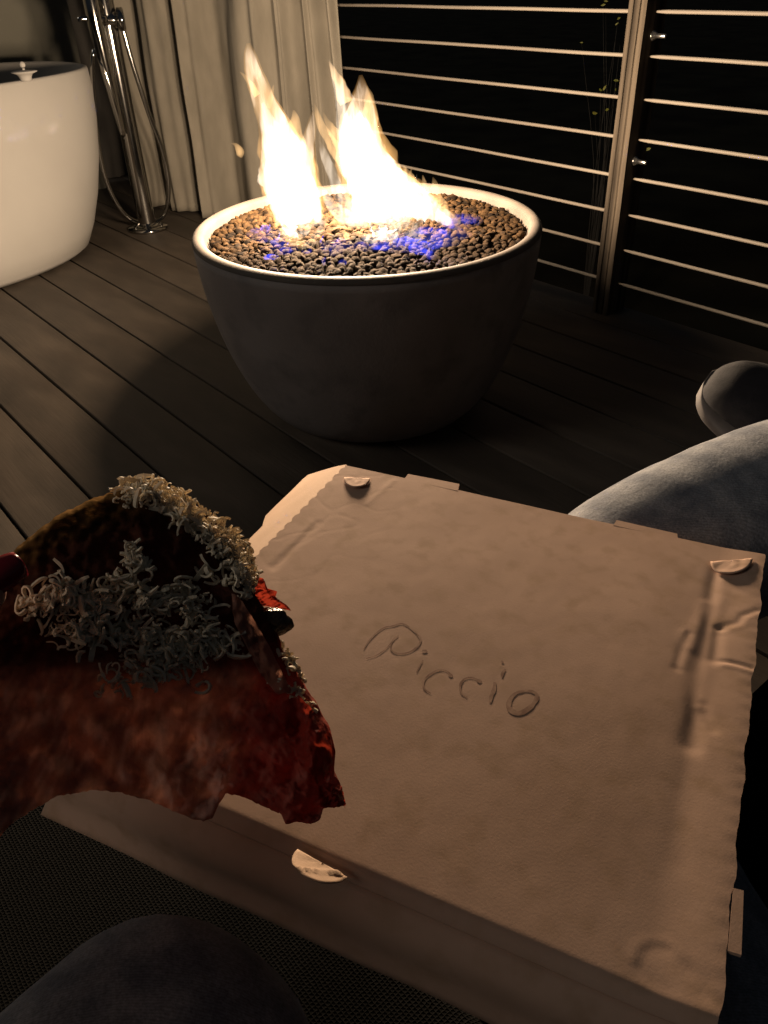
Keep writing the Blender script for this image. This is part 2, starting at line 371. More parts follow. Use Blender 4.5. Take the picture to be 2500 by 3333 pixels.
# ------------------------------------------------------------------ fire bowl
BC = np.array([-1.345, 1.050, 0.0]); BR, BH = 0.360, 0.410
bowl = empty('fire_bowl', BC, 'round pale concrete fire bowl on the timber deck', 'fire bowl')
prof = []
for z in np.linspace(0, BH - 0.012, 26):
    t = 1 - z / BH; rb = 0.20; q = 1.72
    prof.append((rb + (BR - rb) * (1 - t ** q) ** (1 / q) if z > 0 else rb - 0.004, z))
prof = [(0.0005, 0.0)] + prof
prof += [(BR - 0.004, BH - 0.0121), (BR - 0.020, BH - 0.0125)]
V, F = lathe_geom(prof, 128, BC)
link('bowl_shell', mesh_from('bowl_shell', V, F), M['concrete'], bowl)
prof = [(BR - 0.022, BH - 0.0115), (BR + 0.0005, BH - 0.0115)] + [(BR - 0.0125 + 0.013 * math.cos(a), BH - 0.0115 + 0.0115 * math.sin(a)) for a in np.linspace(0.05, math.pi, 10)] + [(BR - 0.030, BH - 0.028), (BR - 0.036, BH - 0.06)]
V, F = lathe_geom(prof, 128, BC)
link('rim', mesh_from('rim', V, F), M['rim'], bowl)
V, F = lathe_geom([(BR - 0.035, BH - 0.058), (0.001, BH - 0.052)], 64, BC)
link('burner_pan', mesh_from('burner_pan', V, F), M['jamb'], bowl)

def rock_mesh(i):
    bm = bmesh.new(); bmesh.ops.create_icosphere(bm, subdivisions=1, radius=1)
    for v in bm.verts:
        v.co *= 1 + 0.42 * mnoise.noise(v.co * 1.6 + Vector((i * 7.7, 0, 3))) + 0.16 * mnoise.noise(v.co * 4 + Vector((0, i * 5.1, 3)))
    for v in bm.verts: v.co.x *= 1.25; v.co.z *= 0.82
    return bm_mesh('lava_rock', bm, True, 55)
rmesh = [rock_mesh(i) for i in range(14)]
for m_ in rmesh: m_.materials.append(M['rock'])
spots = []
tries = 0
RR = BR - 0.038
while tries < 30000 and len(spots) < 1500:
    tries += 1
    a = random.uniform(0, 2 * math.pi); r = RR * math.sqrt(random.random()); x, y = r * math.cos(a), r * math.sin(a)
    s = random.uniform(0.0062, 0.0102)
    if all((x - q[0]) ** 2 + (y - q[1]) ** 2 > (0.80 * (s + q[2])) ** 2 for q in spots[-1500:]): spots.append((x, y, s))
toCam = np.array([-BC[0], -BC[1]]) / np.linalg.norm(BC[:2])
spots.sort(key=lambda q: -(q[0] * toCam[0] + q[1] * toCam[1]))
def rock_tf(q):
    r = math.hypot(q[0], q[1]) / RR
    z = BH - 0.020 + 0.016 * (1 - r ** 2) + 0.004 * nz(q[0] * 25, q[1] * 25, 5)
    return Matrix.Translation((BC[0] + q[0], BC[1] + q[1], z)) @ Matrix.Rotation(random.uniform(0, 6.28), 4, 'Z') @ Matrix.Rotation(random.uniform(-0.8, 0.8), 4, 'X') @ Matrix.Scale(q[2], 4)
for i, q in enumerate(spots[:300]):
    o = bpy.data.objects.new('lava_rock', rmesh[i % 14]); COL.objects.link(o); o.matrix_world = rock_tf(q)
    tag(o, 'small brown lava rock among the many lying in the near half of the fire bowl', 'rock', 'lava rocks in the near half of the fire bowl')
V, F = [], []
base_v = [np.array([v.co[:] for v in m_.vertices]) for m_ in rmesh]; base_f = [[tuple(p.vertices) for p in m_.polygons] for m_ in rmesh]
extra = [(q[0] + random.uniform(-.004, .004), q[1] + random.uniform(-.004, .004), q[2]) for q in spots]
for i, (q, dz) in enumerate([(q, 0) for q in spots[300:]] + [(q, -0.011) for q in extra if math.hypot(q[0], q[1]) < RR]):
    T = np.array(Matrix.Translation((0, 0, dz)) @ rock_tf(q)); o = len(V); b = base_v[i % 14]
    V += list(b @ T[:3, :3].T + T[:3, 3]); F += [tuple(k + o for k in f) for f in base_f[i % 14]]
lr = link('lava_rocks', mesh_from('lava_rocks', V, F), M['rock']); lr.data.set_sharp_from_angle(angle=math.radians(55))
tag(lr, 'bed of small brown lava rocks filling the far part of the fire bowl', 'rocks', kind='stuff')

# ------------------------------------------------------------------ fire: glowing gas, additive emission inside closed tongues
def flame_mat(name, col, strength, nscale=16.0, lo=0.35, hi=0.7, zst=0.35, floor=0.25):
    m = bpy.data.materials.new(name); m.use_nodes = True; nt = m.node_tree; nt.nodes.clear(); L = nt.links.new
    out = N(nt, 'ShaderNodeOutputMaterial'); em = N(nt, 'ShaderNodeEmission'); em.inputs[0].default_value = (*col, 1)
    tc = N(nt, 'ShaderNodeTexCoord'); mp = N(nt, 'ShaderNodeMapping'); mp.inputs['Scale'].default_value = (1, 1, zst)
    no = N(nt, 'ShaderNodeTexNoise'); no.inputs['Scale'].default_value = nscale; no.inputs['Detail'].default_value = 3; no.inputs['Distortion'].default_value = 0.8
    mr = N(nt, 'ShaderNodeMapRange'); mr.inputs[1].default_value = lo; mr.inputs[2].default_value = hi
    mr.inputs[3].default_value = strength * floor; mr.inputs[4].default_value = strength
    L(tc.outputs['Object'], mp.inputs[0]); L(mp.outputs[0], no.inputs[0]); L(no.outputs['Fac'], mr.inputs[0]); L(mr.outputs[0], em.inputs[1])
    L(em.outputs[0], out.inputs['Volume'])
    return m
M['flame'] = flame_mat('flame_gas', (1.0, 0.84, 0.66), 58.0, nscale=60.0, lo=0.40, hi=0.64, zst=0.22, floor=0.10)
M['flame_tip'] = flame_mat('flame_tip_gas', (1.0, 0.58, 0.24), 85.0, nscale=46.0, lo=0.38, hi=0.66, zst=0.25, floor=0.28)
M['flame_core'] = flame_mat('flame_core_gas', (0.90, 0.94, 1.0), 62.0, nscale=46.0, lo=0.40, hi=0.62, zst=0.22, floor=0.15)
M['flame_skin'] = flame_mat('flame_skin_gas', (1.0, 0.52, 0.17), 26.0, nscale=24.0, lo=0.35, hi=0.65, zst=0.3, floor=0.5)
M['blue_veil'] = flame_mat('blue_veil_gas', (0.16, 0.18, 1.0), 3.6, nscale=45, zst=1.0, lo=0.40, hi=0.65, floor=0.0)
M['blue'] = flame_mat('blue_gas', (0.06, 0.08, 1.0), 42.0, nscale=60, zst=1.0, lo=0.45, hi=0.65, floor=0.0)
fdir = np.array([-BC[0], -BC[1], 0.0]); fdir /= np.linalg.norm(fdir)     # towards the viewer
fside = np.array([-fdir[1], fdir[0], 0.0])
if np.dot(fside, _r) < 0: fside = -fside
def c3(x, y): return (500 + 0.7836 * x, 100 + 0.7836 * y)
def fpoint(x, y, dep):
    P = at_plane(*c3(x, y), BC + fdir * dep, fdir)
    return P if P[2] > BH + 0.004 else at_z(*c3(x, y), BH + 0.004)
PXM = 0.7836 * 1.72 / FPX
def tongue(pts, dep, depth_scale=0.55, mat='flame', parent=None, rough=0.10, name='tongue', n=26, sides=18):
    P = catmull([(x, y, w) for x, y, w in pts], n); seed = random.uniform(0, 90)
    V, F = [], []
    for i in range(n):
        x, y, w = P[i]; w = max(w, 0.8)
        dd = dep(i / (n - 1)) if callable(dep) else dep
        c = fpoint(x, y, dd)
        j = P[min(i + 1, n - 1)] - P[max(i - 1, 0)]; ang = math.atan2(j[1], j[0]) - math.pi / 2       # tilt of the section
        ax = fside * math.cos(ang) - np.array([0, 0, 1.0]) * math.sin(ang)
        for k in range(sides):
            q = 2 * math.pi * k / sides
            wr = w * PXM * (1 + rough * 2 * nz(math.cos(q) * 1.2 + seed, math.sin(q) * 1.2, i * 0.22) + rough * nz(math.cos(q) * 2.5 + seed, math.sin(q) * 2.5, i * 0.7 + 9))
            V.append(c + ax * math.cos(q) * wr + fdir * math.copysign(abs(math.sin(q)) ** 0.55, math.sin(q)) * wr * depth_scale)
    for i in range(n - 1):
        for k in range(sides):
            k2 = (k + 1) % sides; F.append((i*sides + k, i*sides + k2, (i+1)*sides + k2, (i+1)*sides + k))
    F.append(tuple(range(sides - 1, -1, -1))); F.append(tuple((n-1)*sides + k for k in range(sides)))
    return link(name, mesh_from(name, V, F), M[mat], parent)
LF = [  # left fire
    ([(394, 58, 4), (402, 110, 20), (420, 190, 30), (455, 280, 38), (500, 390, 52), (535, 500, 82), (556, 600, 100), (585, 700, 100), (608, 790, 88), (612, 850, 45)], 0.0, 0.55, 'flame'),
    ([(452, 300, 6), (500, 400, 24), (540, 500, 52), (560, 600, 76), (585, 700, 74), (606, 790, 58), (610, 835, 20)], 0.0, 0.6, 'flame_core'),
    ([(663, 342, 3), (655, 400, 15), (640, 470, 26), (622, 560, 44), (610, 650, 60), (625, 760, 62)], -0.02, 0.6, 'flame'),
    ([(582, 330, 3), (588, 380, 22), (575, 450, 44), (565, 540, 58), (570, 620, 50)], 0.02, 0.5, 'flame_tip'),
    ([(446, 418, 2), (462, 455, 12), (490, 520, 26), (520, 580, 34)], 0.02, 0.6, 'flame_tip'),
    ([(358, 170, 1.5), (380, 192, 7), (405, 225, 11), (430, 270, 14)], 0.0, 0.8, 'flame_tip'),
    ([(476, 540, 14), (470, 590, 36), (485, 640, 34), (515, 690, 32)], 0.03, 0.7, 'flame'),
    ([(480, 680, 6), (495, 690, 16), (520, 720, 22), (560, 740, 20)], 0.03, 0.8, 'flame_tip'),
    ([(640, 560, 8), (655, 640, 22), (672, 720, 26), (690, 790, 14), (715, 800, 3)], 0.02, 0.7, 'flame'),
    ([(722, 772, 2), (708, 805, 11), (680, 845, 14), (640, 885, 11), (600, 915, 3)], 0.10, 0.6, 'flame'),
    ([(500, 858, 3), (545, 862, 20), (590, 870, 26), (625, 888, 17), (640, 896, 4)], 0.10, 0.35, 'flame_tip'),
]
RF = [  # right fire
    ([(860, 190, 3), (864, 235, 20), (862, 310, 46), (858, 430, 76), (872, 530, 98), (905, 630, 108), (945, 720, 122), (975, 800, 100), (985, 860, 40)], 0.0, 0.5, 'flame'),
    ([(862, 330, 6), (862, 400, 38), (868, 500, 60), (900, 610, 84), (940, 710, 96), (968, 790, 74), (975, 840, 20)], 0.0, 0.55, 'flame_core'),
    ([(728, 120, 2), (746, 165, 11), (770, 222, 22), (798, 300, 38), (818, 390, 54), (838, 490, 60), (860, 580, 50)], 0.02, 0.55, 'flame'),
    ([(729, 128, 2), (750, 175, 13), (776, 232, 22), (800, 300, 26)], 0.02, 0.7, 'flame_tip'),
    ([(886, 228, 2), (896, 275, 18), (900, 350, 28), (905, 440, 30), (925, 520, 34)], -0.02, 0.7, 'flame_tip'),
    ([(668, 302, 1.5), (680, 345, 10), (700, 400, 17), (730, 450, 20), (770, 510, 26), (815, 570, 30)], 0.02, 0.6, 'flame_tip'),
    ([(704, 338, 1.5), (725, 385, 13), (755, 430, 22), (790, 500, 26)], 0.0, 0.6, 'flame_tip'),
    ([(688, 455, 2), (702, 500, 14), (728, 560, 20), (752, 620, 22), (775, 690, 28), (820, 750, 30)], 0.03, 0.7, 'flame'),
    ([(705, 648, 3), (716, 685, 16), (745, 730, 24), (790, 765, 28), (850, 790, 26), (905, 800, 14)], 0.05, 0.7, 'flame'),
    ([(860, 845, 5), (872, 858, 12), (905, 862, 18), (960, 850, 24), (1010, 830, 26)], 0.06, 0.7, 'flame'),
    ([(1000, 548, 3), (1035, 580, 16), (1080, 640, 24), (1110, 690, 28), (1150, 735, 24), (1200, 765, 12)], -0.03, 0.7, 'flame_tip'),
    ([(940, 490, 6), (975, 560, 28), (1010, 630, 40), (1050, 700, 46), (1090, 760, 34), (1130, 800, 10)], -0.02, 0.6, 'flame'),
    ([(1160, 608, 2), (1168, 640, 14), (1172, 680, 20), (1195, 725, 22), (1225, 760, 14), (1255, 782, 3)], -0.03, 0.7, 'flame_tip'),
    ([(1118, 600, 2), (1125, 630, 9), (1135, 670, 12), (1150, 710, 14)], -0.03, 0.7, 'flame_tip'),
    ([(1000, 760, 14), (1050, 800, 28), (1100, 840, 22), (1130, 870, 4)], 0.03, 0.6, 'flame'),
    ([(740, 780, 8), (770, 810, 24), (790, 850, 22), (800, 885, 4)], 0.05, 0.5, 'flame_tip'),
]
fl = empty('fire', BC + [0, 0, BH], 'bright white-orange gas fire burning in two tall tongues from the fire bowl', 'fire')
SPRAY = [(958, 545, 4), (1000, 600, 34), (1050, 670, 56), (1110, 730, 58), (1175, 775, 50), (1235, 790, 28), (1275, 797, 6)]
RF += [
    ([(958, 545, 4), (1000, 600, 34), (1050, 670, 56), (1110, 730, 58), (1175, 775, 50), (1235, 790, 28), (1275, 797, 6)], -0.02, 0.6, 'flame'),
    ([(1010, 640, 6), (1050, 690, 34), (1110, 745, 40), (1180, 780, 34), (1240, 793, 10)], -0.02, 0.6, 'flame_core'),
    ([(958, 470, 2), (965, 520, 14), (990, 570, 24), (1020, 620, 26)], -0.03, 0.6, 'flame_tip'),
]
LF += [([(560, 740, 40), (585, 790, 62), (600, 830, 44), (590, 858, 8)], 0.0, 0.7, 'flame'), ([(510, 770, 4), (520, 805, 14), (545, 835, 22), (590, 850, 12)], 0.0, 0.7, 'flame'),
       ([(660, 700, 6), (668, 760, 16), (690, 810, 14), (700, 850, 3)], 0.0, 0.7, 'flame')]
RF += [([(940, 760, 50), (965, 815, 66), (975, 850, 46), (960, 882, 8)], 0.0, 0.7, 'flame'), ([(880, 800, 8), (890, 840, 22), (905, 868, 18), (930, 880, 4)], 0.0, 0.7, 'flame'),
       ([(1040, 780, 20), (1065, 825, 34), (1090, 862, 22), (1110, 885, 3)], 0.0, 0.7, 'flame'), ([(780, 760, 10), (800, 800, 26), (815, 850, 22), (810, 885, 4)], 0.02, 0.6, 'flame_tip')]
frng = random.Random(21)
def licks(base, n_, outk):
    """small pointed licks growing out of the sides of a big tongue"""
    P = catmull([(x, y, w) for x, y, w in base], 40); out = []
    for _ in range(n_):
        i = frng.randrange(6, 30); sg = frng.choice((-1, 1)); x, y, w = P[i]; L = frng.uniform(28, 75); k = frng.uniform(0.5, 0.9)
        x0 = x + sg * w * k; out.append(([(x0 + sg * outk * frng.uniform(0.15, 0.7) * L, y - L, 1.2), (x0 + sg * outk * 0.25 * L, y - 0.55 * L, 0.10 * L), (x0, y, 0.17 * L), (x0 - sg * w * 0.25, y + 0.6 * L, 0.16 * L)], frng.uniform(-0.03, 0.03), 0.7, frng.choice(('flame', 'flame_tip', 'flame_tip'))))
    return out
LK = licks(LF[0][0], 11, 0.5) + licks(RF[0][0], 15, 0.5) + licks(SPRAY, 8, 0.3)
for pts, dep, ds, mt in LF + RF + LK: tongue(pts, dep, ds, mt, fl, rough=0.16)
for pts, dep, ds, mt in (LF[0], LF[2], RF[0], (SPRAY, -0.02, 0.6, 'flame')): tongue([(x, y - (6 if i == 0 else 2), w * 1.10 + 3) for i, (x, y, w) in enumerate(pts)], dep, ds, 'flame_skin', fl, rough=0.14)
em = tongue([(322, 468, 1.5), (338, 472, 6), (354, 492, 14), (362, 512, 15), (366, 528, 3)], 0.0, 0.8, 'flame_tip', None, name='flame_wisp', n=12)
tag(em, 'small detached wisp of flame floating left of the fire', 'flame')
for (x, y, wd, hh, dep) in [(420, 830, 20, 12, 0.0), (462, 822, 18, 14, 0.0), (460, 868, 16, 12, 0.05), (520, 880, 34, 18, 0.08), (545, 915, 30, 14, 0.1), (486, 940, 24, 9, 0.11), (640, 915, 20, 10, 0.1),
                           (718, 958, 22, 16, 0.14), (788, 962, 18, 11, 0.14), (770, 880, 30, 20, 0.08), (730, 905, 18, 10, 0.1), (860, 890, 24, 12, 0.1), (945, 895, 44, 16, 0.08), (1040, 880, 50, 16, 0.06), (1110, 905, 42, 22, 0.08),
                           (1165, 880, 40, 26, 0.05), (1150, 935, 22, 14, 0.1), (1200, 845, 40, 22, 0.02), (1260, 775, 34, 22, -0.05), (1310, 785, 34, 18, -0.05), (1225, 800, 36, 22, -0.02), (1340, 800, 14, 9, -0.04), (1130, 830, 44, 16, 0.03)]:
    c = at_z(*c3(x, y), BH + 0.004)
    bm = bmesh.new(); bmesh.ops.create_icosphere(bm, subdivisions=2, radius=1)
    for v in bm.verts:
        v.co *= 1 + 0.5 * mnoise.noise(v.co * 1.7 + Vector((x, y, 0)))
        v.co = Vector(c) + Vector(fside) * v.co.x * wd * PXM + Vector(fdir) * v.co.y * wd * PXM * 0.7 + Vector((0, 0, 1)) * v.co.z * hh * PXM
    link('blue_flame', bm_mesh('blue_flame', bm, True), M['blue'], fl)
for (x, y, wd, hh, dep) in [(470, 850, 80, 22, 0.03), (540, 905, 70, 16, 0.09), (760, 900, 80, 26, 0.08), (1100, 880, 130, 34, 0.05), (1180, 850, 110, 36, 0.0), (1270, 790, 80, 30, -0.04), (940, 880, 100, 24, 0.07)]:
    c = at_z(*c3(x, y), BH + 0.006)
    bm = bmesh.new(); bmesh.ops.create_icosphere(bm, subdivisions=3, radius=1)
    for v in bm.verts:
        v.co *= 1 + 0.45 * mnoise.noise(v.co * 1.5 + Vector((x, y, 0)))
        v.co = Vector(c) + Vector(fside) * v.co.x * wd * PXM + Vector(fdir) * v.co.y * wd * PXM * 0.8 + Vector((0, 0, 1)) * v.co.z * hh * PXM
    link('blue_flame', bm_mesh('blue_flame', bm, True), M['blue_veil'], fl)
for (x, y, L) in [(478, 838, 34), (520, 868, 30), (560, 890, 26), (700, 880, 30), (770, 878, 34), (905, 892, 30), (985, 884, 34), (1060, 872, 40), (1120, 868, 44), (1165, 850, 40), (1205, 830, 38), (1255, 788, 34), (1305, 790, 26), (1095, 905, 26)]:
    tongue([(x + 0.15 * L, y - L, 1.2), (x + 3, y - 0.5 * L, 0.16 * L), (x, y, 0.30 * L), (x - 2, y + 5, 0.16 * L)], 0.0, 0.8, 'blue', fl, rough=0.2, name='blue_flame', n=12, sides=10)
# the light of the fire itself
for (x, y, r, p, dep) in [(580, 530, 0.05, 0.22, 0.0), (478, 335, 0.04, 0.26, 0.0), (885, 520, 0.05, 0.24, 0.0), (858, 320, 0.045, 0.28, 0.0)]:
    l = bpy.data.lights.new('fire_light', 'POINT'); l.energy = FIRE_POWER * p; l.shadow_soft_size = r; l.color = FIRE_COLOR
    lo = bpy.data.objects.new('fire_light', l); COL.objects.link(lo); lo.location = fpoint(x, y, dep)
#PART2
# ------------------------------------------------------------------ pizza box (its lid is level, about knee height)
BW = 0.38
BT = CAMP + BW * np.array([-1.44025, 1.01800, -1.07248])       # far left corner of the lid
Ba = np.array([0.90800, 0.41890, 0.00746]); Ba /= np.linalg.norm(Ba)
Bb = np.array([0.44192, -0.91129, 0.03844]); Bb /= np.linalg.norm(Bb)
Bn = np.cross(Bb, Ba); Bn = (Bn if Bn[2] > 0 else -Bn) / np.linalg.norm(Bn); Bg = np.linalg.inv(np.array([[1.0, np.dot(Ba, Bb)], [np.dot(Ba, Bb), 1.0]]))
BU, BV, BHT = BW, BW * 1.0135, 0.048
def lid_uv(x, y):
    P = at_plane(x, y, BT, Bn) - BT; return Bg @ np.array([np.dot(P, Ba), np.dot(P, Bb)])
def lid_pt(u, v, h=0.0): return BT + Ba * u + Bb * v + Bn * h
def k2(c, off, sc): return [(off[0] + x * sc, off[1] + y * sc) for x, y in c]
# ink strokes of the handwritten-style word, read off the lid
def z1(c): return k2(c, (1100, 1950), 0.4521)
STROKES = [
    (z1([(185, 365), (215, 315), (270, 255), (330, 210), (400, 195), (460, 180), (520, 210), (570, 255), (595, 300), (570, 345), (520, 380), (450, 395), (395, 380), (380, 340), (400, 290), (435, 265)]), 0.55),
    (z1([(435, 268), (390, 310), (340, 365), (280, 405), (205, 430)]), 0.35),
    (z1([(605, 375), (625, 378), (640, 372)]), 1.3),
    (z1([(612, 440), (590, 480), (565, 530)]), 0.35),
    (z1([(820, 560), (800, 530), (750, 508), (690, 525), (640, 560), (615, 600), (625, 650), (670, 680)]), 0.55),
    (z1([(820, 562), (800, 535)]), 1.0),
    (z1([(1030, 600), (1000, 578), (950, 565), (905, 580), (880, 625), (890, 680), (930, 705)]), 0.55),
    (z1([(1030, 602), (1005, 582)]), 1.1),
    (z1([(1130, 600), (1125, 650), (1105, 700), (1095, 745)]), 1.0),
    (z1([(1175, 455), (1190, 452)]), 1.3),
    (z1([(1205, 505), (1185, 535), (1182, 565)]), 0.7),
    (z1([(1345, 660), (1280, 680), (1235, 735), (1235, 790), (1290, 825), (1360, 800), (1420, 740), (1430, 690), (1390, 665), (1345, 660)]), 1.25),
]
def polyd(U, Vv, line):
    """distance from every (U,V) to a polyline of uv points."""
    d = np.full(U.shape, 1e9)
    for p, q in zip(line[:-1], line[1:]):
        w = q - p; L = max(np.dot(w, w), 1e-12)
        t = np.clip(((U - p[0]) * w[0] + (Vv - p[1]) * w[1]) / L, 0, 1)
        d = np.minimum(d, np.hypot(U - p[0] - t * w[0], Vv - p[1] - t * w[1]))
    return d
NU = 230
us = np.linspace(0, BU, NU); vs_ = np.linspace(0, BV, NU)
U, Vv = np.meshgrid(us, vs_, indexing='ij')
Hh = np.zeros_like(U)
cell = np.vectorize(lambda a, b, c: mnoise.noise(Vector((a, b, c))))
Hh += 0.0010 * cell(U * 6, Vv * 6, 0.3 + 0 * U) + 0.00014 * cell(U * 24, Vv * 30, 5.3 + 0 * U) + 0.00006 * cell(U * 90, Vv * 70, 9.1 + 0 * U)
z2 = lambda c: [lid_uv(*p) for p in k2(c, (2100, 1700), 0.3165)]
_ru = np.array([np.interp(v, [0, BV], [lid_uv(*k2([(760, 300)], (2100, 1700), 0.3165)[0])[0], BU - 0.034]) for v in vs_])[None, :]
Hh += 0.0022 * smooth(0.0, 1.0, (U - _ru) / np.maximum(BU - _ru, 1e-3)) * (U > _ru)
wr = np.abs(cell(U * 38 + 3, Vv * 30, 2.2 + 0 * U)); Hh += -0.00012 * (1 - smooth(0.0, 0.10, wr)) * smooth(0.35, 0.0, U / BU) * smooth(0.9, 0.2, Vv / BV)
creases = [  # (points, half width m, depth m)
    ([(740, 520), (690, 800), (650, 1100), (600, 1350), (570, 1600), (520, 1950), (490, 2300)], 0.0042, -0.0021),
    ([(520, 1900), (490, 2300), (450, 2900), (400, 3500)], 0.0045, -0.0009),
    ([(560, 1900), (530, 2300), (490, 2900), (440, 3500)], 0.0045, 0.0008),
    ([(800, 560), (740, 820), (700, 1060), (640, 1380), (590, 1640), (560, 1900)], 0.0034, 0.0016),
    ([(620, 850), (560, 1060), (480, 1300)], 0.0036, 0.0012),
    ([(440, 1150), (370, 1350), (330, 1500)], 0.0022, -0.0014),
    ([(410, 1140), (400, 1350), (360, 1480)], 0.0024, 0.0009),
    ([(770, 1100), (870, 1075), (960, 1060), (1010, 990), (1140, 940)], 0.0022, -0.0016),
    ([(780, 1130), (880, 1100), (980, 1075), (1030, 1010), (1150, 965)], 0.0022, 0.0010),
    ([(790, 1445), (900, 1470), (1075, 1530)], 0.0016, -0.0018),
    ([(790, 1475), (900, 1500), (1075, 1560)], 0.0016, 0.0012),
    ([(760, 1110), (730, 1200), (700, 1420)], 0.0026, -0.0020),
    ([(600, 1880), (640, 2050), (700, 2150)], 0.0022, -0.0010),
]
for c, w_, dpt in creases:
    d = polyd(U, Vv, z2(c)) * (1 + 0.35 * cell(U * 45, Vv * 45, w_ * 999 + 0 * U)); Hh += 0.50 * dpt * np.exp(-(d / (1.45 * w_)) ** 2)
z3 = lambda c: [lid_uv(*p) for p in k2(c, (1250, 2400), 0.7535)]
for c, w_, dpt in [([(1085, 960), (1100, 910), (1140, 888), (1190, 884), (1240, 900), (1255, 925)], 0.0030, 0.0003), ([(1100, 975), (1115, 925), (1150, 903), (1190, 900), (1235, 916)], 0.0034, -0.0003),
                   ([(1320, 1010), (1365, 1060), (1375, 1110)], 0.004, -0.0003), ([(1110, 1020), (1170, 1070), (1220, 1100)], 0.004, -0.0002)]:
    Hh += dpt * np.exp(-(polyd(U, Vv, z3(c)) / w_) ** 2)
z4 = lambda c: [lid_uv(*p) for p in k2(c, (800, 1500), 0.3617)]
for c, w_, dpt in [([(1330, 180), (1230, 270), (1090, 390)], 0.003, 0.0002), ([(640, 560), (520, 690), (380, 820), (250, 960)], 0.004, -0.0004), ([(600, 560), (480, 690), (340, 830)], 0.004, 0.0002)]:
    Hh += dpt * np.exp(-(polyd(U, Vv, z4(c)) / w_) ** 2)
uvstrokes = [([lid_uv(*p) for p in c], w_) for c, w_ in STROKES]
for c, w_ in uvstrokes: Hh += -0.00004 * np.exp(-(polyd(U, Vv, c) / (0.0016 + 0.001 * w_)) ** 2)
# rim of the lid: rounded over at the front, wavy cut edges left and right
Hh -= 0.004 * smooth(BV - 0.010, BV, Vv) ** 2
Hh += 0.00008 * smooth(BU - 0.010, BU, U) * np.sin(Vv * 2 * math.pi / 0.0125 + 2 * cell(Vv * 30, Vv * 0, 1 + 0 * U))
eR = 0.0003 * np.abs(np.sin(vs_ * math.pi / 0.0085 + 1.5 * np.sin(vs_ * 60))) + 0.0006 * np.sin(vs_ * 110) + 0.0005 * np.sin(vs_ * 190 + 1)
eL = 0.0016 * np.clip(np.sin(vs_ * 2 * math.pi / 0.0145 + np.sin(vs_ * 50)), -0.2, 1)
UU = U + np.outer(smooth(0.9, 1.0, us / BU), eR) + np.outer(smooth(0.06, 0.0, us / BU), eL)
def lid_h(u, v):
    i = np.clip(u / BU, 0, 1) * (NU - 1); j = np.clip(v / BV, 0, 1) * (NU - 1)
    i0 = int(min(i, NU - 2)); j0 = int(min(j, NU - 2)); a = i - i0; b = j - j0
    return (Hh[i0, j0] * (1-a) * (1-b) + Hh[i0+1, j0] * a * (1-b) + Hh[i0, j0+1] * (1-a) * b + Hh[i0+1, j0+1] * a * b)
M['kraft'] = pmat('brown_kraft_card', (0.50, 0.325, 0.232), (0.56, 0.37, 0.268), rough=0.85, scale=14, bump=0.00009, bscale=620, c3=(0.455, 0.295, 0.197), scale3=55, spec=0.2)
M['kraft_pale'] = pmat('pale_kraft_card', (0.47, 0.32, 0.215), (0.51, 0.35, 0.24), rough=0.85, scale=20, bump=0.0003, bscale=400, spec=0.2)
M['ink'] = pmat('faded_brown_print', (0.24, 0.13, 0.085), (0.42, 0.262, 0.182), rough=0.8, scale=110, lo=0.4, hi=0.6, spec=0.2)
box = empty('pizza_box', lid_pt(BU / 2, BV / 2, -BHT), 'large brown cardboard pizza box with crumpled lid lying closed on the lap', 'pizza box')
top = [lid_pt(UU[i, j], vs_[j], Hh[i, j]) for i in range(NU) for j in range(NU)]
TH = 0.0028
bot = [p - Bn * TH for p in top]
F = grid_faces(NU, NU); nn = NU * NU
F += [tuple(q + nn for q in reversed(f)) for f in F]
edge = [i * NU for i in range(NU)] + [(NU - 1) * NU + j for j in range(1, NU)] + [i * NU + NU - 1 for i in range(NU - 2, -1, -1)] + [j for j in range(NU - 2, 0, -1)]
for p, q in zip(edge, edge[1:] + edge[:1]): F.append((p, q, q + nn, p + nn))
lid = link('lid', mesh_from('lid', top + bot, F), M['kraft'], box)
lid.data.set_sharp_from_angle(angle=math.radians(50))
# printed word on the lid, 0.25 mm proud of it
V, F = [], []
for c, w_ in uvstrokes:
    P = catmull(c, max(6, 5 * len(c))); hw = 0.0014 * w_
    T = np.gradient(P, axis=0); T /= np.maximum(np.linalg.norm(T, axis=1)[:, None], 1e-9); Nn = np.stack([-T[:, 1], T[:, 0]], 1)
    o = len(V); m_ = len(P)
    for i in range(m_):
        k_ = hw * (0.55 + 0.45 * math.sin(math.pi * (i + 0.5) / m_)) * (1 + 0.35 * nz(P[i][0] * 260, P[i][1] * 260, w_))
        for sgn in (-1, 0, 1):
            q = P[i] + Nn[i] * k_ * sgn; V.append(lid_pt(q[0], q[1], lid_h(*q) + 0.00025))
    for i in range(m_ - 1):
        for j in range(2): F.append((o + i*3 + j, o + i*3 + j + 1, o + (i+1)*3 + j + 1, o + (i+1)*3 + j))
link('lettering', mesh_from('lettering', V, F), M['ink'], lid)

def sheet(name, pts, thick, mat, parent, nrm):
    """flat card piece from an outline of 3-D points with thickness along nrm."""
    n_ = len(pts); V = [np.asarray(p) for p in pts] + [np.asarray(p) - nrm * thick for p in pts]
    F = [tuple(range(n_)), tuple(range(2 * n_ - 1, n_ - 1, -1))] + [(i, (i + 1) % n_, (i + 1) % n_ + n_, i + n_) for i in range(n_)]
    return link(name, mesh_from(name, V, F, False), mat, parent)
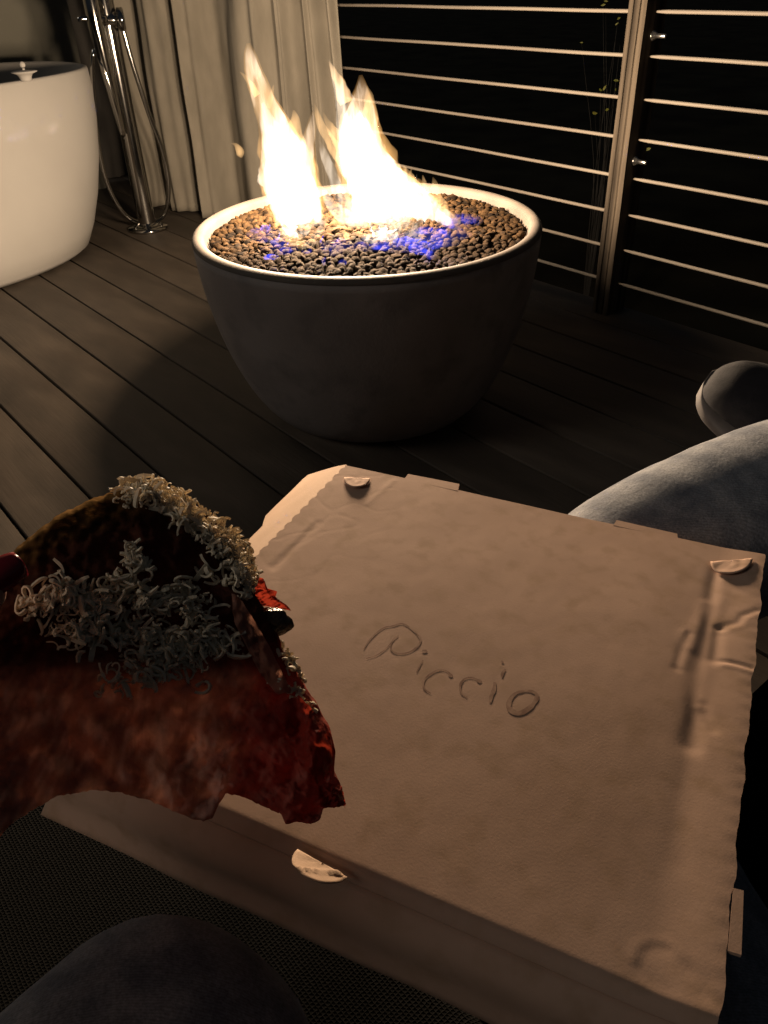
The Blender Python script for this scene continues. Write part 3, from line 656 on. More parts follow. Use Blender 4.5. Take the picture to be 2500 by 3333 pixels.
# half-round locking tabs, hinged on a chord and lifted at the outer edge
def half_tab(chord, depth_px, lift, mat, bend=0.0, name='locking_tab'):
    p, q = (lid_uv(*c) for c in chord); mid = (p + q) / 2; w = q - p; L = np.linalg.norm(w) / 2; w = w / (2 * L)
    tip = lid_uv((chord[0][0] + chord[1][0]) / 2 + depth_px[0], (chord[0][1] + chord[1][1]) / 2 + depth_px[1]) - mid
    V, F = [], []
    nr, na = 8, 25
    for i in range(nr + 1):
        for j in range(na):
            a = math.pi * j / (na - 1); rr = i / nr
            s = -math.cos(a) * rr; t = math.sin(a) * rr
            uv = mid + w * (L * s) + tip * t
            h = lid_h(min(max(uv[0], 0), BU), min(max(uv[1], 0), BV - 0.012)) + 0.0008 + lift * (t ** 1.2) + bend * math.exp(-((s * 0.8 + t - 0.55) / 0.09) ** 2) + 0.0006 * nz(s * 3, t * 3, lift * 99)
            V.append(lid_pt(uv[0], uv[1], h))
    F = grid_faces(nr + 1, na)
    o = link(name, mesh_from(name, V, F), mat, lid)
    so = o.modifiers.new('thickness', 'SOLIDIFY'); so.thickness = 0.0006; so.offset = -1
    return o
s7 = lambda x, y: (800 + .3617 * x, 1500 + .3617 * y)
half_tab((s7(885, 160), s7(1120, 168)), (-4, 36), 0.0018, M['kraft'])
s2 = lambda x, y: (2100 + .3165 * x, 1700 + .3165 * y)
half_tab((s2(668, 420), s2(1095, 405)), (0, 50), 0.0018, M['kraft'])
s6 = lambda x, y: (.7535 * x, 2450 + .7535 * y)
half_tab((s6(1285, 424), s6(1500, 545)), (-52, 88), 0.012, M['kraft_pale'], bend=0.0022)
# square tabs along the back and right edges
def flat_tab(pxs, h=0.0006):
    q = [lid_uv(*p) for p in pxs]
    hb = min(lid_h(min(max(w[0], 0), BU), min(max(w[1], 0), BV)) for w in q)
    sheet('hinge_tab', [lid_pt(w[0], w[1], hb + 0.0002) for w in q], 0.0022, M['kraft'], lid, Bn)
c2 = lambda x, y: (1000 + .6028 * x, 1250 + .6028 * y)
flat_tab([(1316, 1560), c2(545, 486), c2(822, 540), (1490, 1598)])
c5 = lambda x, y: (1000 + .9042 * x, 1400 + .9042 * y)
flat_tab([(1997, 1709), c5(1114, 323), c5(1332, 372), (2207, 1755)])
c7 = lambda x, y: (1250 + .7535 * x, 2400 + .7535 * y)
flat_tab([(2384, 2898), c7(1550, 672), c7(1540, 950), (2366, 3102)], 0.0004)
# left side flap, standing out from the lid and facing the fire
ang = math.radians(38); fe = -Ba * math.cos(ang) - Bn * math.sin(ang); fn = np.cross(Bb, fe); fn = fn if fn[2] > 0 else -fn
p0 = lid_pt(0.0015, 0, -0.001)
fl_px = [s7(*c) for c in [(905, 32), (820, 48), (740, 70), (640, 100), (560, 126), (520, 158), (400, 278), (280, 392), (180, 492), (160, 545), (150, 585), (90, 645), (0, 735), (-60, 800)]]
pts = [at_plane(x, y, p0, fn) for x, y in fl_px]
endv = np.dot(pts[-1] - p0, Bb)
pts += [p0 + Bb * (BV * 0.93) + fe * 0.045, p0 + Bb * (BV * 0.985)]
pts += [p0 + Bb * v + fe * 0.001 for v in np.linspace(BV * 0.95, 0.002, 12)]
sheet('side_flap', pts, 0.0026, M['kraft_pale'], box, fn)
# front panel: rolls over from the lid's front edge and hangs down, flared at the left end
zb = BT[2] - BHT
botL = at_z(132, 2652, zb + 0.004)
botR = lid_pt(BU, BV, -BHT) + Bb * 0.014
V = []
nu_, nv_ = 60, 14
for i in range(nu_):
    u = i / (nu_ - 1); t0 = lid_pt(BU * u, BV - 0.0012, lid_h(BU * u, BV) - 0.0004); bb = botL * (1 - u) + botR * u
    for j in range(nv_):
        t = j / (nv_ - 1); p = t0 * (1 - t) + bb * t
        p = p + Bb * (0.010 * math.sin(math.pi * min(t * 1.3, 1)) * (1 - t)) + Bb * 0.002 * nz(u * 5, t * 2, 7) + Bn * 0.004 * math.sin(math.pi * t) * (1 - t)
        V.append(p)
fp = link('front_panel', mesh_from('front_panel', V, grid_faces(nu_, nv_)), M['kraft'], box)
so = fp.modifiers.new('thickness', 'SOLIDIFY'); so.thickness = 0.0026
# the tray below: floor and three walls
bm = bmesh.new()
def prism(bm, a, b, hgt, thick_dir):
    vs0 = [a, b, b + thick_dir, a + thick_dir]; lowv = [bm.verts.new(Vector(p - Bn * hgt)) for p in vs0]; upv = [bm.verts.new(Vector(p)) for p in vs0]
    bm.faces.new(lowv[::-1]); bm.faces.new(upv)
    for i in range(4): bm.faces.new((lowv[i], lowv[(i + 1) % 4], upv[(i + 1) % 4], upv[i]))
e_ = 0.004
prism(bm, lid_pt(e_, e_, -0.007), lid_pt(BU - e_, e_, -0.007), BHT - 0.008, Bb * 0.003)
prism(bm, lid_pt(e_, e_ + 0.004, -0.007), lid_pt(e_, BV - 0.012, -0.007), BHT - 0.008, Ba * 0.003)
prism(bm, lid_pt(BU - e_ - 0.003, e_ + 0.004, -0.007), lid_pt(BU - e_ - 0.003, BV - 0.012, -0.007), BHT - 0.008, Ba * 0.003)
prism(bm, lid_pt(e_, e_, -BHT + 0.0005), lid_pt(BU - e_, e_, -BHT + 0.0005), 0.003, Bb * (BV - 0.014))
link('tray', bm_mesh('tray', bm), M['kraft'], box)

# ------------------------------------------------------------------ sofa
def weave_mat(name, c1, c2, scale):
    m, nt, bs = new_mat(name); L = nt.links.new
    tc = N(nt, 'ShaderNodeTexCoord')
    w1 = N(nt, 'ShaderNodeTexWave'); w1.bands_direction = 'X'; w2 = N(nt, 'ShaderNodeTexWave'); w2.bands_direction = 'Y'
    for w in (w1, w2):
        w.inputs['Scale'].default_value = scale; w.inputs['Distortion'].default_value = 2.2; w.inputs['Detail'].default_value = 3; w.inputs['Detail Scale'].default_value = 1.6
        L(tc.outputs['Object'], w.inputs[0])
    mx = N(nt, 'ShaderNodeMath', operation='MAXIMUM'); L(w1.outputs['Fac'], mx.inputs[0]); L(w2.outputs['Fac'], mx.inputs[1])
    pw = N(nt, 'ShaderNodeMath', operation='POWER'); L(mx.outputs[0], pw.inputs[0]); pw.inputs[1].default_value = 3.0
    mc = N(nt, 'ShaderNodeMixRGB'); L(pw.outputs[0], mc.inputs[0]); mc.inputs[1].default_value = (*c1, 1); mc.inputs[2].default_value = (*c2, 1)
    L(mc.outputs[0], bs.inputs['Base Color']); bs.inputs['Roughness'].default_value = 0.95; bs.inputs['Specular IOR Level'].default_value = 0.1
    bp = N(nt, 'ShaderNodeBump'); bp.inputs['Distance'].default_value = 0.0015; L(pw.outputs[0], bp.inputs['Height']); L(bp.outputs[0], bs.inputs['Normal'])
    return m
M['weave'] = weave_mat('coarse_woven_fabric', (0.0016, 0.0015, 0.0014), (0.006, 0.0055, 0.0045), 110)
M['sofa_base'] = pmat('dark_sofa_base', (0.03, 0.028, 0.026), rough=0.8)
sofa = empty('sofa', (0.1, -0.4, 0), 'low sofa with coarse woven seat cushion under the pizza box', 'sofa')
def cushion(name, lo, hi, bev, mat, parent, amp=0.006):
    bm = bmesh.new(); bm_box(bm, lo, hi, bev, 5)
    bmesh.ops.subdivide_edges(bm, edges=[e for e in bm.edges if e.calc_length() > 0.2], cuts=12, use_grid_fill=True)
    for v in bm.verts: v.co += Vector((0, 0, amp * mnoise.noise(v.co * 5)))
    return link(name, bm_mesh(name, bm, True, 60), mat, parent)
cushion('seat_cushion', (-0.80, -1.0, 0.13), (1.0, 0.20, 0.27), 0.035, M['weave'], sofa)
bm = bmesh.new(); bm_box(bm, (-0.78, -0.98, 0.03), (0.98, 0.18, 0.128), 0.006); link('base', bm_mesh('base', bm), M['sofa_base'], sofa)
for x in (-0.72, 0.92):
    for y in (-0.92, 0.12):
        bm = bmesh.new(); bm_box(bm, (x - .025, y - .025, 0.0), (x + .025, y + .025, 0.029)); link('leg', bm_mesh('leg', bm), M['sofa_base'], sofa)
cushion('backrest', (-0.80, -1.16, 0.13), (1.0, -1.005, 0.72), 0.04, M['weave'], sofa)
cushion('chaise_cushion', (-0.20, 0.204, 0.13), (1.0, 1.15, 0.275), 0.035, M['weave'], sofa)
bm = bmesh.new(); bm_box(bm, (-0.18, 0.205, 0.03), (0.98, 1.13, 0.128), 0.006); link('chaise_base', bm_mesh('chaise_base', bm), M['sofa_base'], sofa)

# ------------------------------------------------------------------ the person: jeans, jumper, shoe, one hand
def denim_mat(name, c1, c2):
    m = pmat(name, c1, c2, rough=0.92, scale=38, bump=0.0010, bscale=240, detail=10, lo=0.34, hi=0.66, spec=0.1)
    nt = m.node_tree; L = nt.links.new; bs = nt.nodes['Principled BSDF']
    tc = N(nt, 'ShaderNodeTexCoord'); mp = N(nt, 'ShaderNodeMapping'); mp.inputs['Rotation'].default_value = (0.4, 0.3, 0.7); L(tc.outputs['Object'], mp.inputs[0])
    wv = N(nt, 'ShaderNodeTexWave'); wv.inputs['Scale'].default_value = 210; wv.inputs['Distortion'].default_value = 3.5; wv.inputs['Detail'].default_value = 4; wv.inputs['Detail Scale'].default_value = 2.0; L(mp.outputs[0], wv.inputs[0])
    fl_ = N(nt, 'ShaderNodeTexNoise'); fl_.inputs['Scale'].default_value = 520; fl_.inputs['Detail'].default_value = 4; L(tc.outputs['Object'], fl_.inputs[0])
    ad = N(nt, 'ShaderNodeMath', operation='MULTIPLY_ADD'); L(wv.outputs['Fac'], ad.inputs[0]); ad.inputs[1].default_value = 0.18; L(fl_.outputs['Fac'], ad.inputs[2])
    mr = N(nt, 'ShaderNodeMapRange'); mr.inputs[1].default_value = 0.3; mr.inputs[2].default_value = 0.85; mr.inputs[3].default_value = 0.62; mr.inputs[4].default_value = 1.3; L(ad.outputs[0], mr.inputs[0])
    hv = N(nt, 'ShaderNodeHueSaturation'); L(mr.outputs[0], hv.inputs['Value']); L(bs.inputs['Base Color'].links[0].from_socket, hv.inputs['Color']); L(hv.outputs[0], bs.inputs['Base Color'])
    bs.inputs['Sheen Weight'].default_value = 0.2; bs.inputs['Sheen Roughness'].default_value = 0.4
    return m
M['denim'] = denim_mat('faded_grey_blue_denim', (0.135, 0.146, 0.172), (0.285, 0.290, 0.305))
M['jumper'] = pmat('dark_jumper', (0.02, 0.02, 0.024), (0.03, 0.03, 0.034), rough=0.95)
M['skin'] = pmat('skin', (0.42, 0.235, 0.17), (0.47, 0.27, 0.20), rough=0.5, scale=40, bump=0.0003, bscale=300)
M['skin'].node_tree.nodes['Principled BSDF'].inputs['Subsurface Weight'].default_value = 0.15
M['skin'].node_tree.nodes['Principled BSDF'].inputs['Subsurface Radius'].default_value = (0.01, 0.004, 0.002)
M['nail'] = pmat('dark_red_nail_varnish', (0.22, 0.012, 0.02), rough=0.12)
M['canvas'] = pmat('dark_shoe_canvas', (0.009, 0.008, 0.010), (0.014, 0.012, 0.015), rough=0.9, scale=80, bump=0.0005, bscale=500)
M['rubber'] = pmat('grey_rubber', (0.10, 0.088, 0.084), (0.14, 0.125, 0.118), rough=0.7, scale=30)
M['patch'] = pmat('pale_stitching', (0.24, 0.20, 0.165), rough=0.8)

def skin_obj(name, verts, edges, radii, mat, parent, levels=2, root=0, wrinkle=None):
    me = bpy.data.meshes.new(name); me.from_pydata([tuple(v) for v in verts], edges, [])
    o = bpy.data.objects.new(name, me); COL.objects.link(o)
    bpy.context.view_layer.objects.active = o
    md = o.modifiers.new('skin', 'SKIN')
    for i, sv_ in enumerate(me.skin_vertices[0].data):
        r = radii[i]; sv_.radius = (r, r) if np.isscalar(r) else r
        sv_.use_root = (i == root)
    md.use_smooth_shade = True
    sb = o.modifiers.new('sub', 'SUBSURF'); sb.levels = sb.render_levels = levels
    dg = bpy.context.evaluated_depsgraph_get(); me2 = bpy.data.meshes.new_from_object(o.evaluated_get(dg))
    bpy.data.objects.remove(o); me2.name = name
    if wrinkle:
        for v in me2.vertices: v.co += Vector(v.normal) * wrinkle(v.co)
    me2.polygons.foreach_set('use_smooth', [True] * len(me2.polygons)); me2.update()
    return link(name, me2, mat, parent)
HIPC = (-0.11, -0.36, 0.37)
person = empty('person', HIPC, 'seated person in faded jeans holding a pizza slice, one leg stretched out beyond the box', 'person')
def chain(pts): return pts
jv = [(-0.11, -0.38, 0.38), (0.07, -0.20, 0.33), (0.10, 0.20, 0.275), (-0.255, 0.375, 0.300), (-0.335, 0.51, 0.345), (-0.308, 0.62, 0.359), (-0.280, 0.737, 0.372), (-0.255, 0.83, 0.374),
      (-0.16, -0.34, 0.36), (-0.190, -0.17, 0.352), (-0.212, -0.012, 0.362), (-0.217, 0.043, 0.366), (-0.245, -0.01, 0.31), (-0.28, -0.12, 0.305), (-0.10, -0.42, 0.48)]
jr = [0.125, 0.098, 0.088, 0.093, 0.100, 0.100, 0.099, 0.098, 0.10, 0.094, 0.104, 0.096, 0.075, 0.066, 0.125]
je = [(0, 1), (1, 2), (2, 3), (3, 4), (4, 5), (5, 6), (6, 7), (0, 8), (8, 9), (9, 10), (10, 11), (11, 12), (12, 13), (0, 14)]
def jw(co):
    n_ = 0.0022 * mnoise.noise(co * 14) + 0.0014 * mnoise.noise(Vector((co.x * 55, co.y * 24, co.z * 55)))
    return n_
jeans = skin_obj('jeans', jv, je, jr, M['denim'], person, 3, 0, jw)
tv = [(-0.10, -0.44, 0.47), (-0.04, -0.52, 0.62), (0.0, -0.56, 0.84), (0.02, -0.57, 0.98), (-0.14, -0.56, 0.90), (-0.28, -0.46, 0.74), (-0.36, -0.30, 0.66), (-0.36, -0.16, 0.645)]
tr = [0.135, 0.14, 0.14, 0.06, 0.075, 0.06, 0.05, 0.042]
skin_obj('jumper', tv, [(0, 1), (1, 2), (2, 3), (2, 4), (4, 5), (5, 6), (6, 7)], tr, M['jumper'], person, 2)

# the shoe at the end of the stretched leg
HEEL = np.array([-0.185, 0.875, 0.375]); TOE = at_z(2306, 1222, 0.452)
se = TOE - HEEL; SL = np.linalg.norm(se); se /= SL
su = np.array([0.12, -0.38, 0.90]); su -= se * np.dot(se, su); su /= np.linalg.norm(su); sw = np.cross(se, su)
_sp = lambda ss, vv: (lambda P: (P[:, 0], P[:, 1]))(catmull(list(zip(ss, vv)), 120))
SHW = _sp([0, .03, .1, .25, .5, .75, .95, 1], [.010, .024, .037, .046, .041, .035, .031, .02])
SHH = _sp([0, .03, .1, .2, .35, .5, .65, .8, 1], [.024, .038, .052, .058, .064, .078, .096, .10, .092])
def shoe_part(name, kind):
    V = []; ns, nk = 60, 36
    for i in range(ns):
        s = i / (ns - 1); s = s ** 1.35; x = SL * (1 - s)
        wd = np.interp(s, *SHW)
        ht = np.interp(s, *SHH)
        if kind == 'upper':
            lo_, hi_, ex = 0.014, ht, 2.6; wd = wd * 0.96
        else:
            lo_, hi_, ex = 0.0, 0.019 + 0.010 * max(0, 1 - s / .16) ** 2, 5.0; wd = wd * 1.05 + 0.002
        c = HEEL + se * x + su * (lo_ + hi_) / 2
        for k in range(nk):
            a = 2 * math.pi * k / nk; ca, sa = math.cos(a), math.sin(a)
            V.append(c + sw * wd * math.copysign(abs(ca) ** (2 / ex), ca) + su * (hi_ - lo_) / 2 * math.copysign(abs(sa) ** (2 / ex), sa) + su * (0.0012 * nz(s * 14, k * .7, 3) if kind == 'upper' else 0))
    F = []
    for i in range(ns - 1):
        for k in range(nk): F.append((i*nk + k, i*nk + (k+1) % nk, (i+1)*nk + (k+1) % nk, (i+1)*nk + k))
    F.append(tuple(range(nk))); F.append(tuple((ns-1)*nk + k for k in range(nk - 1, -1, -1)))
    me = mesh_from(name, V, F); bm = bmesh.new(); bm.from_mesh(me); bmesh.ops.recalc_face_normals(bm, faces=bm.faces); bm.to_mesh(me); bm.free()
    me.polygons.foreach_set('use_smooth', [True] * len(me.polygons))
    return me
SOFS = -su * 0.030
shoe_e = link('shoe', shoe_part('shoe', 'upper'), M['canvas'], person); shoe_e.location += Vector(SOFS)
so_ = bpy.data.objects.new('sole', shoe_part('sole', 'sole')); so_.data.materials.append(M['rubber']); COL.objects.link(so_); so_.parent = shoe_e
def on_shoe(s, k, off=0.0006):
    """point on the upper at station s (0 toe..1 heel), angle k."""
    wd = np.interp(s, *SHW) * 0.96 + off
    ht = np.interp(s, *SHH)
    c = HEEL + se * SL * (1 - s) + su * (0.014 + ht) / 2; ca, sa = math.cos(k), math.sin(k)
    return c + sw * wd * math.copysign(abs(ca) ** (2 / 2.6), ca) + su * ((ht - 0.014) / 2 + off) * math.copysign(abs(sa) ** (2 / 2.6), sa)
sgn = 0.0 if np.dot(sw, -HEEL + CAMP) > 0 else math.pi
V, F = [], []
def strip(s0, s1, k0, k1, w):
    global V, F
    P = [on_shoe(s0 + (s1 - s0) * t, sgn + (1 if sgn == 0 else -1) * (k0 + (k1 - k0) * t)) for t in np.linspace(0, 1, 8)]
    v2, f2 = tube_geom(P, w, 5); o = len(V); V += v2; F += [tuple(q + o for q in f) for f in f2]
strip(0.56, 0.50, 1.35, -0.6, 0.0012)          # seam down the side
for i in range(5): strip(0.47 - 0.012 * i % 0.02, 0.44, 0.55 - 0.17 * i, 0.52 - 0.17 * i, 0.0011)
strip(0.475, 0.455, 0.62, -0.25, 0.0008); strip(0.435, 0.42, 0.62, -0.25, 0.0008)
for i in range(3): strip(0.34 + 0.06 * i, 0.36 + 0.06 * i, 1.0, 2.1, 0.0026)   # laces over the top
st_ = bpy.data.objects.new('stitching', mesh_from('stitching', V, F)); st_.data.materials.append(M['patch']); COL.objects.link(st_); st_.parent = shoe_e

# ------------------------------------------------------------------ pizza slice held in the hand
SC, SO = 0.7535, (0, 1450)
def sp(c): return np.array([(SO[0] + x * SC, SO[1] + y * SC) for x, y in c])
TOPC = sp([(-230, 720), (-120, 610), (0, 515), (60, 455), (150, 375), (260, 295), (400, 228), (520, 188), (620, 155), (700, 168), (790, 215), (880, 278), (960, 345), (1020, 405), (1068, 470), (1085, 560), (1105, 650), (1170, 735), (1205, 820), (1225, 890), (1275, 965), (1320, 1040), (1378, 1130), (1425, 1220), (1450, 1320), (1443, 1400), (1474, 1470), (1490, 1552)])
BOTC = sp([(-230, 1850), (-120, 1770), (0, 1690), (60, 1625), (180, 1552), (250, 1512), (400, 1490), (500, 1496), (640, 1530), (760, 1585), (830, 1612), (880, 1622), (920, 1608), (940, 1560), (975, 1503), (1010, 1508), (1060, 1524), (1110, 1545), (1165, 1572), (1212, 1592), (1234, 1634), (1290, 1628), (1340, 1636), (1383, 1618), (1394, 1568), (1440, 1562), (1490, 1554)])
NS, NT = 200, 110
def resample(P, n):
    s = np.concatenate([[0], np.cumsum(np.linalg.norm(np.diff(P, axis=0), axis=1))]); t = np.linspace(0, s[-1], n)
    return np.stack([np.interp(t, s, P[:, 0]), np.interp(t, s, P[:, 1])], 1)
Tt, Bt = resample(TOPC, NS), resample(BOTC, NS)
for i in range(NS):
    jag = 5 * nz(i * 0.45, 1.5, 0) + 5 * nz(i * 1.3, 8.5, 0)
    Tt[i] += (0, jag); Bt[i] += (0, 0.7 * jag)
sx = np.zeros((NS, NT, 2)); sd = np.zeros((NS, NT)); scol = np.zeros((NS, NT, 3))
def mixc(a, b, t): return np.asarray(a) * (1 - t) + np.asarray(b) * t
for i in range(NS):
    s = i / (NS - 1)
    for j in range(NT):
        t = (j / (NT - 1)) ** 1.25
        p = Tt[i] * (1 - t) + Bt[i] * t; sx[i, j] = p
        e = np.linalg.norm(p - Tt[i]); e2 = np.linalg.norm(p - Bt[i])
        rho = np.interp(s, [0, .1, .35, .5, .65, 1], [200, 260, 330, 300, 130, 60]); q = max(0.0, 1 - e / rho)
        rollm = np.interp(s, [0, .35, .55, .7, 1], [0.030, 0.040, 0.030, 0.012, 0.006])
        D = 0.298 + rollm * (1 - math.sqrt(max(0, 1 - q * q))) + np.interp(s, [0, .4, 1], [-0.018, 0.0, 0.012])
        q2 = max(0.0, 1 - e2 / 45); D += 0.004 * (1 - math.sqrt(max(0, 1 - q2 * q2)))
        hz = smooth(820, 1120, (p[1] - SO[1]) / SC); D += 0.0050 * hz * abs(nz(p[0] / 120 + p[1] / 260, p[1] / 150, 2.9)) + 0.0026 * hz * nz(p[0] / 48, p[1] / 75, 7.7)
        D += 0.0045 * nz(p[0] / 95, p[1] / 80, 1.7) + 0.0024 * nz(p[0] / 34, p[1] / 30, 4.1) + 0.0010 * nz(p[0] / 12, p[1] / 12, 8.1)
        sd[i, j] = D
        y4 = (p[1] - SO[1]) / SC; x4 = p[0] / SC
        crust = smooth(170, 60, e) * smooth(0.47, 0.36, s); n1 = 0.5 + 0.5 * nz(p[0] / 60, p[1] / 60, 3.3); n2 = 0.5 + 0.5 * nz(p[0] / 22, p[1] / 22, 6.3); n1 = 0.65 * n1 + 0.35 * (0.5 + 0.5 * nz(p[0] / 18 + p[1] / 40, p[1] / 70, 5.2))
        c = mixc((0.055, 0.022, 0.016), (0.14, 0.055, 0.036), n1)                      # dark sauce and char
        ham = smooth(880, 1080, y4 - 60 * (n1 - 0.5)) ; c = mixc(c, mixc((0.42, 0.22, 0.17), (0.72, 0.50, 0.40), smooth(0.40, 0.70, n1)), ham)
        red = smooth(1000, 1250, x4 + 0.25 * (y4 - 900)) * smooth(700, 1000, y4); c = mixc(c, (0.34, 0.03, 0.02), red * 0.75)
        c = mixc(c, mixc((0.03, 0.014, 0.006), (0.24, 0.115, 0.038), smooth(0.40, 0.72, 0.6 * n1 + 0.4 * n2)), crust)
        c = mixc(c, (0.40, 0.22, 0.08), smooth(26, 6, e) * smooth(0.42, 0.36, s) * 0.8)
        scol[i, j] = c
def s_at(x, y):
    return CAMP + ray(x, y) / np.linalg.norm(ray(x, y))
def sl_pt(p, D):
    d = ray(p[0], p[1]); return CAMP + d / np.linalg.norm(d) * D
SV = [sl_pt(sx[i, j], sd[i, j]) for i in range(NS) for j in range(NT)]
thick = lambda i, j: 0.0065 * min(1.0, 0.35 + min(j, NT - 1 - j) / 10.0, 0.3 + (NS - 1 - i) / 14.0)
SV2 = [sl_pt(sx[i, j], sd[i, j] + thick(i, j)) for i in range(NS) for j in range(NT)]
F = grid_faces(NS, NT); nn = NS * NT
F += [tuple(q + nn for q in reversed(f)) for f in F]
edge = [i * NT for i in range(NS)] + [(NS - 1) * NT + j for j in range(1, NT)] + [i * NT + NT - 1 for i in range(NS - 2, -1, -1)] + [j for j in range(NT - 2, 0, -1)]
for p, q in zip(edge, edge[1:] + edge[:1]): F.append((p, q, q + nn, p + nn))
def food_mat(name, attr=None, col=(0.4, 0.1, 0.07), transl=0.35, rough=0.45, tcol=None, bump=0.0012, bscale=260, vary=0.35, nscale=120):
    m, nt, bs = new_mat(name); L = nt.links.new; out = nt.nodes['Material Output']
    tc = N(nt, 'ShaderNodeTexCoord'); no = N(nt, 'ShaderNodeTexNoise'); no.inputs['Scale'].default_value = nscale; no.inputs['Detail'].default_value = 6; L(tc.outputs['Object'], no.inputs[0])
    hv = N(nt, 'ShaderNodeHueSaturation'); mr = N(nt, 'ShaderNodeMapRange'); mr.inputs[1].default_value = 0.3; mr.inputs[2].default_value = 0.7; mr.inputs[3].default_value = 1 - vary; mr.inputs[4].default_value = 1 + vary
    L(no.outputs['Fac'], mr.inputs[0]); L(mr.outputs[0], hv.inputs['Value'])
    if attr:
        at = N(nt, 'ShaderNodeAttribute'); at.attribute_name = attr; L(at.outputs['Color'], hv.inputs['Color'])
    else: hv.inputs['Color'].default_value = (*col, 1)
    L(hv.outputs[0], bs.inputs['Base Color']); bs.inputs['Roughness'].default_value = rough; bs.inputs['Specular IOR Level'].default_value = 0.6 if rough < 0.35 else (0.0 if attr else 0.12)
    nb = N(nt, 'ShaderNodeTexNoise'); nb.inputs['Scale'].default_value = bscale; nb.inputs['Detail'].default_value = 5; L(tc.outputs['Object'], nb.inputs[0])
    bp = N(nt, 'ShaderNodeBump'); bp.inputs['Distance'].default_value = bump; L(nb.outputs['Fac'], bp.inputs['Height']); L(bp.outputs[0], bs.inputs['Normal'])
    if transl > 0:
        tr_ = N(nt, 'ShaderNodeBsdfTranslucent'); mx = N(nt, 'ShaderNodeMixShader'); mx.inputs[0].default_value = transl
        if tcol: tr_.inputs[0].default_value = (*tcol, 1)
        else: L(hv.outputs[0], tr_.inputs[0])
        L(bs.outputs[0], mx.inputs[1]); L(tr_.outputs[0], mx.inputs[2]); L(mx.outputs[0], out.inputs[0])
    return m
M['pizza'] = food_mat('baked_slice', 'tone', transl=0.32, rough=0.75)
M['ham'] = food_mat('cured_ham', None, (0.58, 0.29, 0.21), 0.55, 0.6, (0.72, 0.33, 0.22), vary=0.3, nscale=60)
M['red'] = food_mat('red_sauce_skin', None, (0.36, 0.04, 0.025), 0.34, 0.4, (0.62, 0.07, 0.035), vary=0.4)
M['cheese'] = food_mat('shaved_hard_cheese', None, (0.95, 0.83, 0.62), 0.22, 0.6, (0.75, 0.6, 0.42), bump=0.0003, vary=0.15)
M['olive'] = food_mat('dark_glossy_olive', None, (0.085, 0.042, 0.018), 0.0, 0.2, bump=0.0018, bscale=420)
me = mesh_from('slice_base', SV + SV2, F)
ca_ = me.color_attributes.new('tone', 'FLOAT_COLOR', 'POINT')
cc = np.ones((2 * nn, 4), np.float32); flat = scol.reshape(-1, 3); cc[:nn, :3] = flat; cc[nn:, :3] = flat * np.array([1.0, 0.9, 0.8])
ca_.data.foreach_set('color', cc.ravel())
slice_c = sl_pt((500, 2150), 0.30)
slc = empty('pizza_slice', slice_c, 'drooping ham pizza slice with charred crust and white cheese shavings, held over the box', 'pizza slice')
link('slice_base', me, M['pizza'], slc)
from mathutils import kdtree
kd = kdtree.KDTree(nn)
for k in range(nn): kd.insert((sx.reshape(-1, 2)[k][0], sx.reshape(-1, 2)[k][1], 0), k)
kd.balance(); sdf = sd.ravel()
def surfD(x, y):
    r = kd.find_n((x, y, 0), 3); return sum(sdf[q[1]] for q in r) / len(r)
# ham sheets: wavy thin pieces lying on the slice
def ham(poly, off, mat, name='ham', amp=0.002, seed=0, th=0.0009):
    P = sp(poly); c = P.mean(0); na, nr = 64, 16
    ring = resample(np.vstack([P, P[:1]]), na + 1)[:na]
    V = []
    for i in range(nr + 1):
        r = i / nr
        for k in range(na):
            p = c + (ring[k] - c) * r * (1 + (0.06 * nz(k * 0.6, seed, 2) if r > 0.9 else 0))
            D = surfD(*p) - off - amp * nz(p[0] / 55 + seed, p[1] / 70, seed) - 0.4 * amp * nz(p[0] / 20 + seed, p[1] / 24, seed + 4) - 0.0015 * (1 - r)
            V.append(sl_pt(p, D))
    F = []
    for i in range(nr):
        for k in range(na): F.append((i*na + k, i*na + (k+1) % na, (i+1)*na + (k+1) % na, (i+1)*na + k))
    o = link(name, mesh_from(name, V, F), mat, slc)
    return o
ham([(1180, 1130), (1290, 1080), (1370, 1160), (1430, 1260), (1440, 1380), (1380, 1470), (1300, 1380), (1250, 1260)], 0.0035, M['red'], seed=3.3)
ham([(1000, 640), (1030, 650), (1090, 740), (1160, 860), (1220, 980), (1260, 1060), (1200, 1080), (1120, 980), (1060, 860), (1010, 760)], 0.004, M['ham'], seed=6.1, amp=0.001)
# pieces that stick out past the right edge
def blob(name, x, y, rx, ry, dz, mat, seed, rough=0.3, dep=0.7):
    P = sp([(x, y)])[0]; D = surfD(*P) + dz; sc = SC * D / FPX
    bm = bmesh.new(); bmesh.ops.create_icosphere(bm, subdivisions=4, radius=1); ctr = sl_pt(P, D); dr = ctr - CAMP; dr /= np.linalg.norm(dr)
    for v in bm.verts:
        k = 1 + rough * mnoise.noise(v.co * 1.4 + Vector((seed, 0, 0))) + rough * 0.5 * mnoise.noise(v.co * 3.6 + Vector((0, seed, 0)))
        v.co = Vector(ctr + _r * v.co.x * rx * sc * k + _u * v.co.y * ry * sc * k + dr * v.co.z * (rx + ry) / 2 * sc * dep * k)
    return link(name, bm_mesh(name, bm, True), mat, slc)
blob('olive', 1165, 765, 92, 62, 0.004, M['olive'], 2.0, 0.25)
blob('olive', 930, 405, 42, 26, -0.001, M['olive'], 9.0, 0.3)
ham([(1085, 560), (1140, 575), (1150, 615), (1198, 630), (1190, 655), (1240, 690), (1260, 715), (1190, 700), (1120, 690), (1080, 640)], -0.002, M['red'], 'sauce_flake', seed=2.2, amp=0.0012)
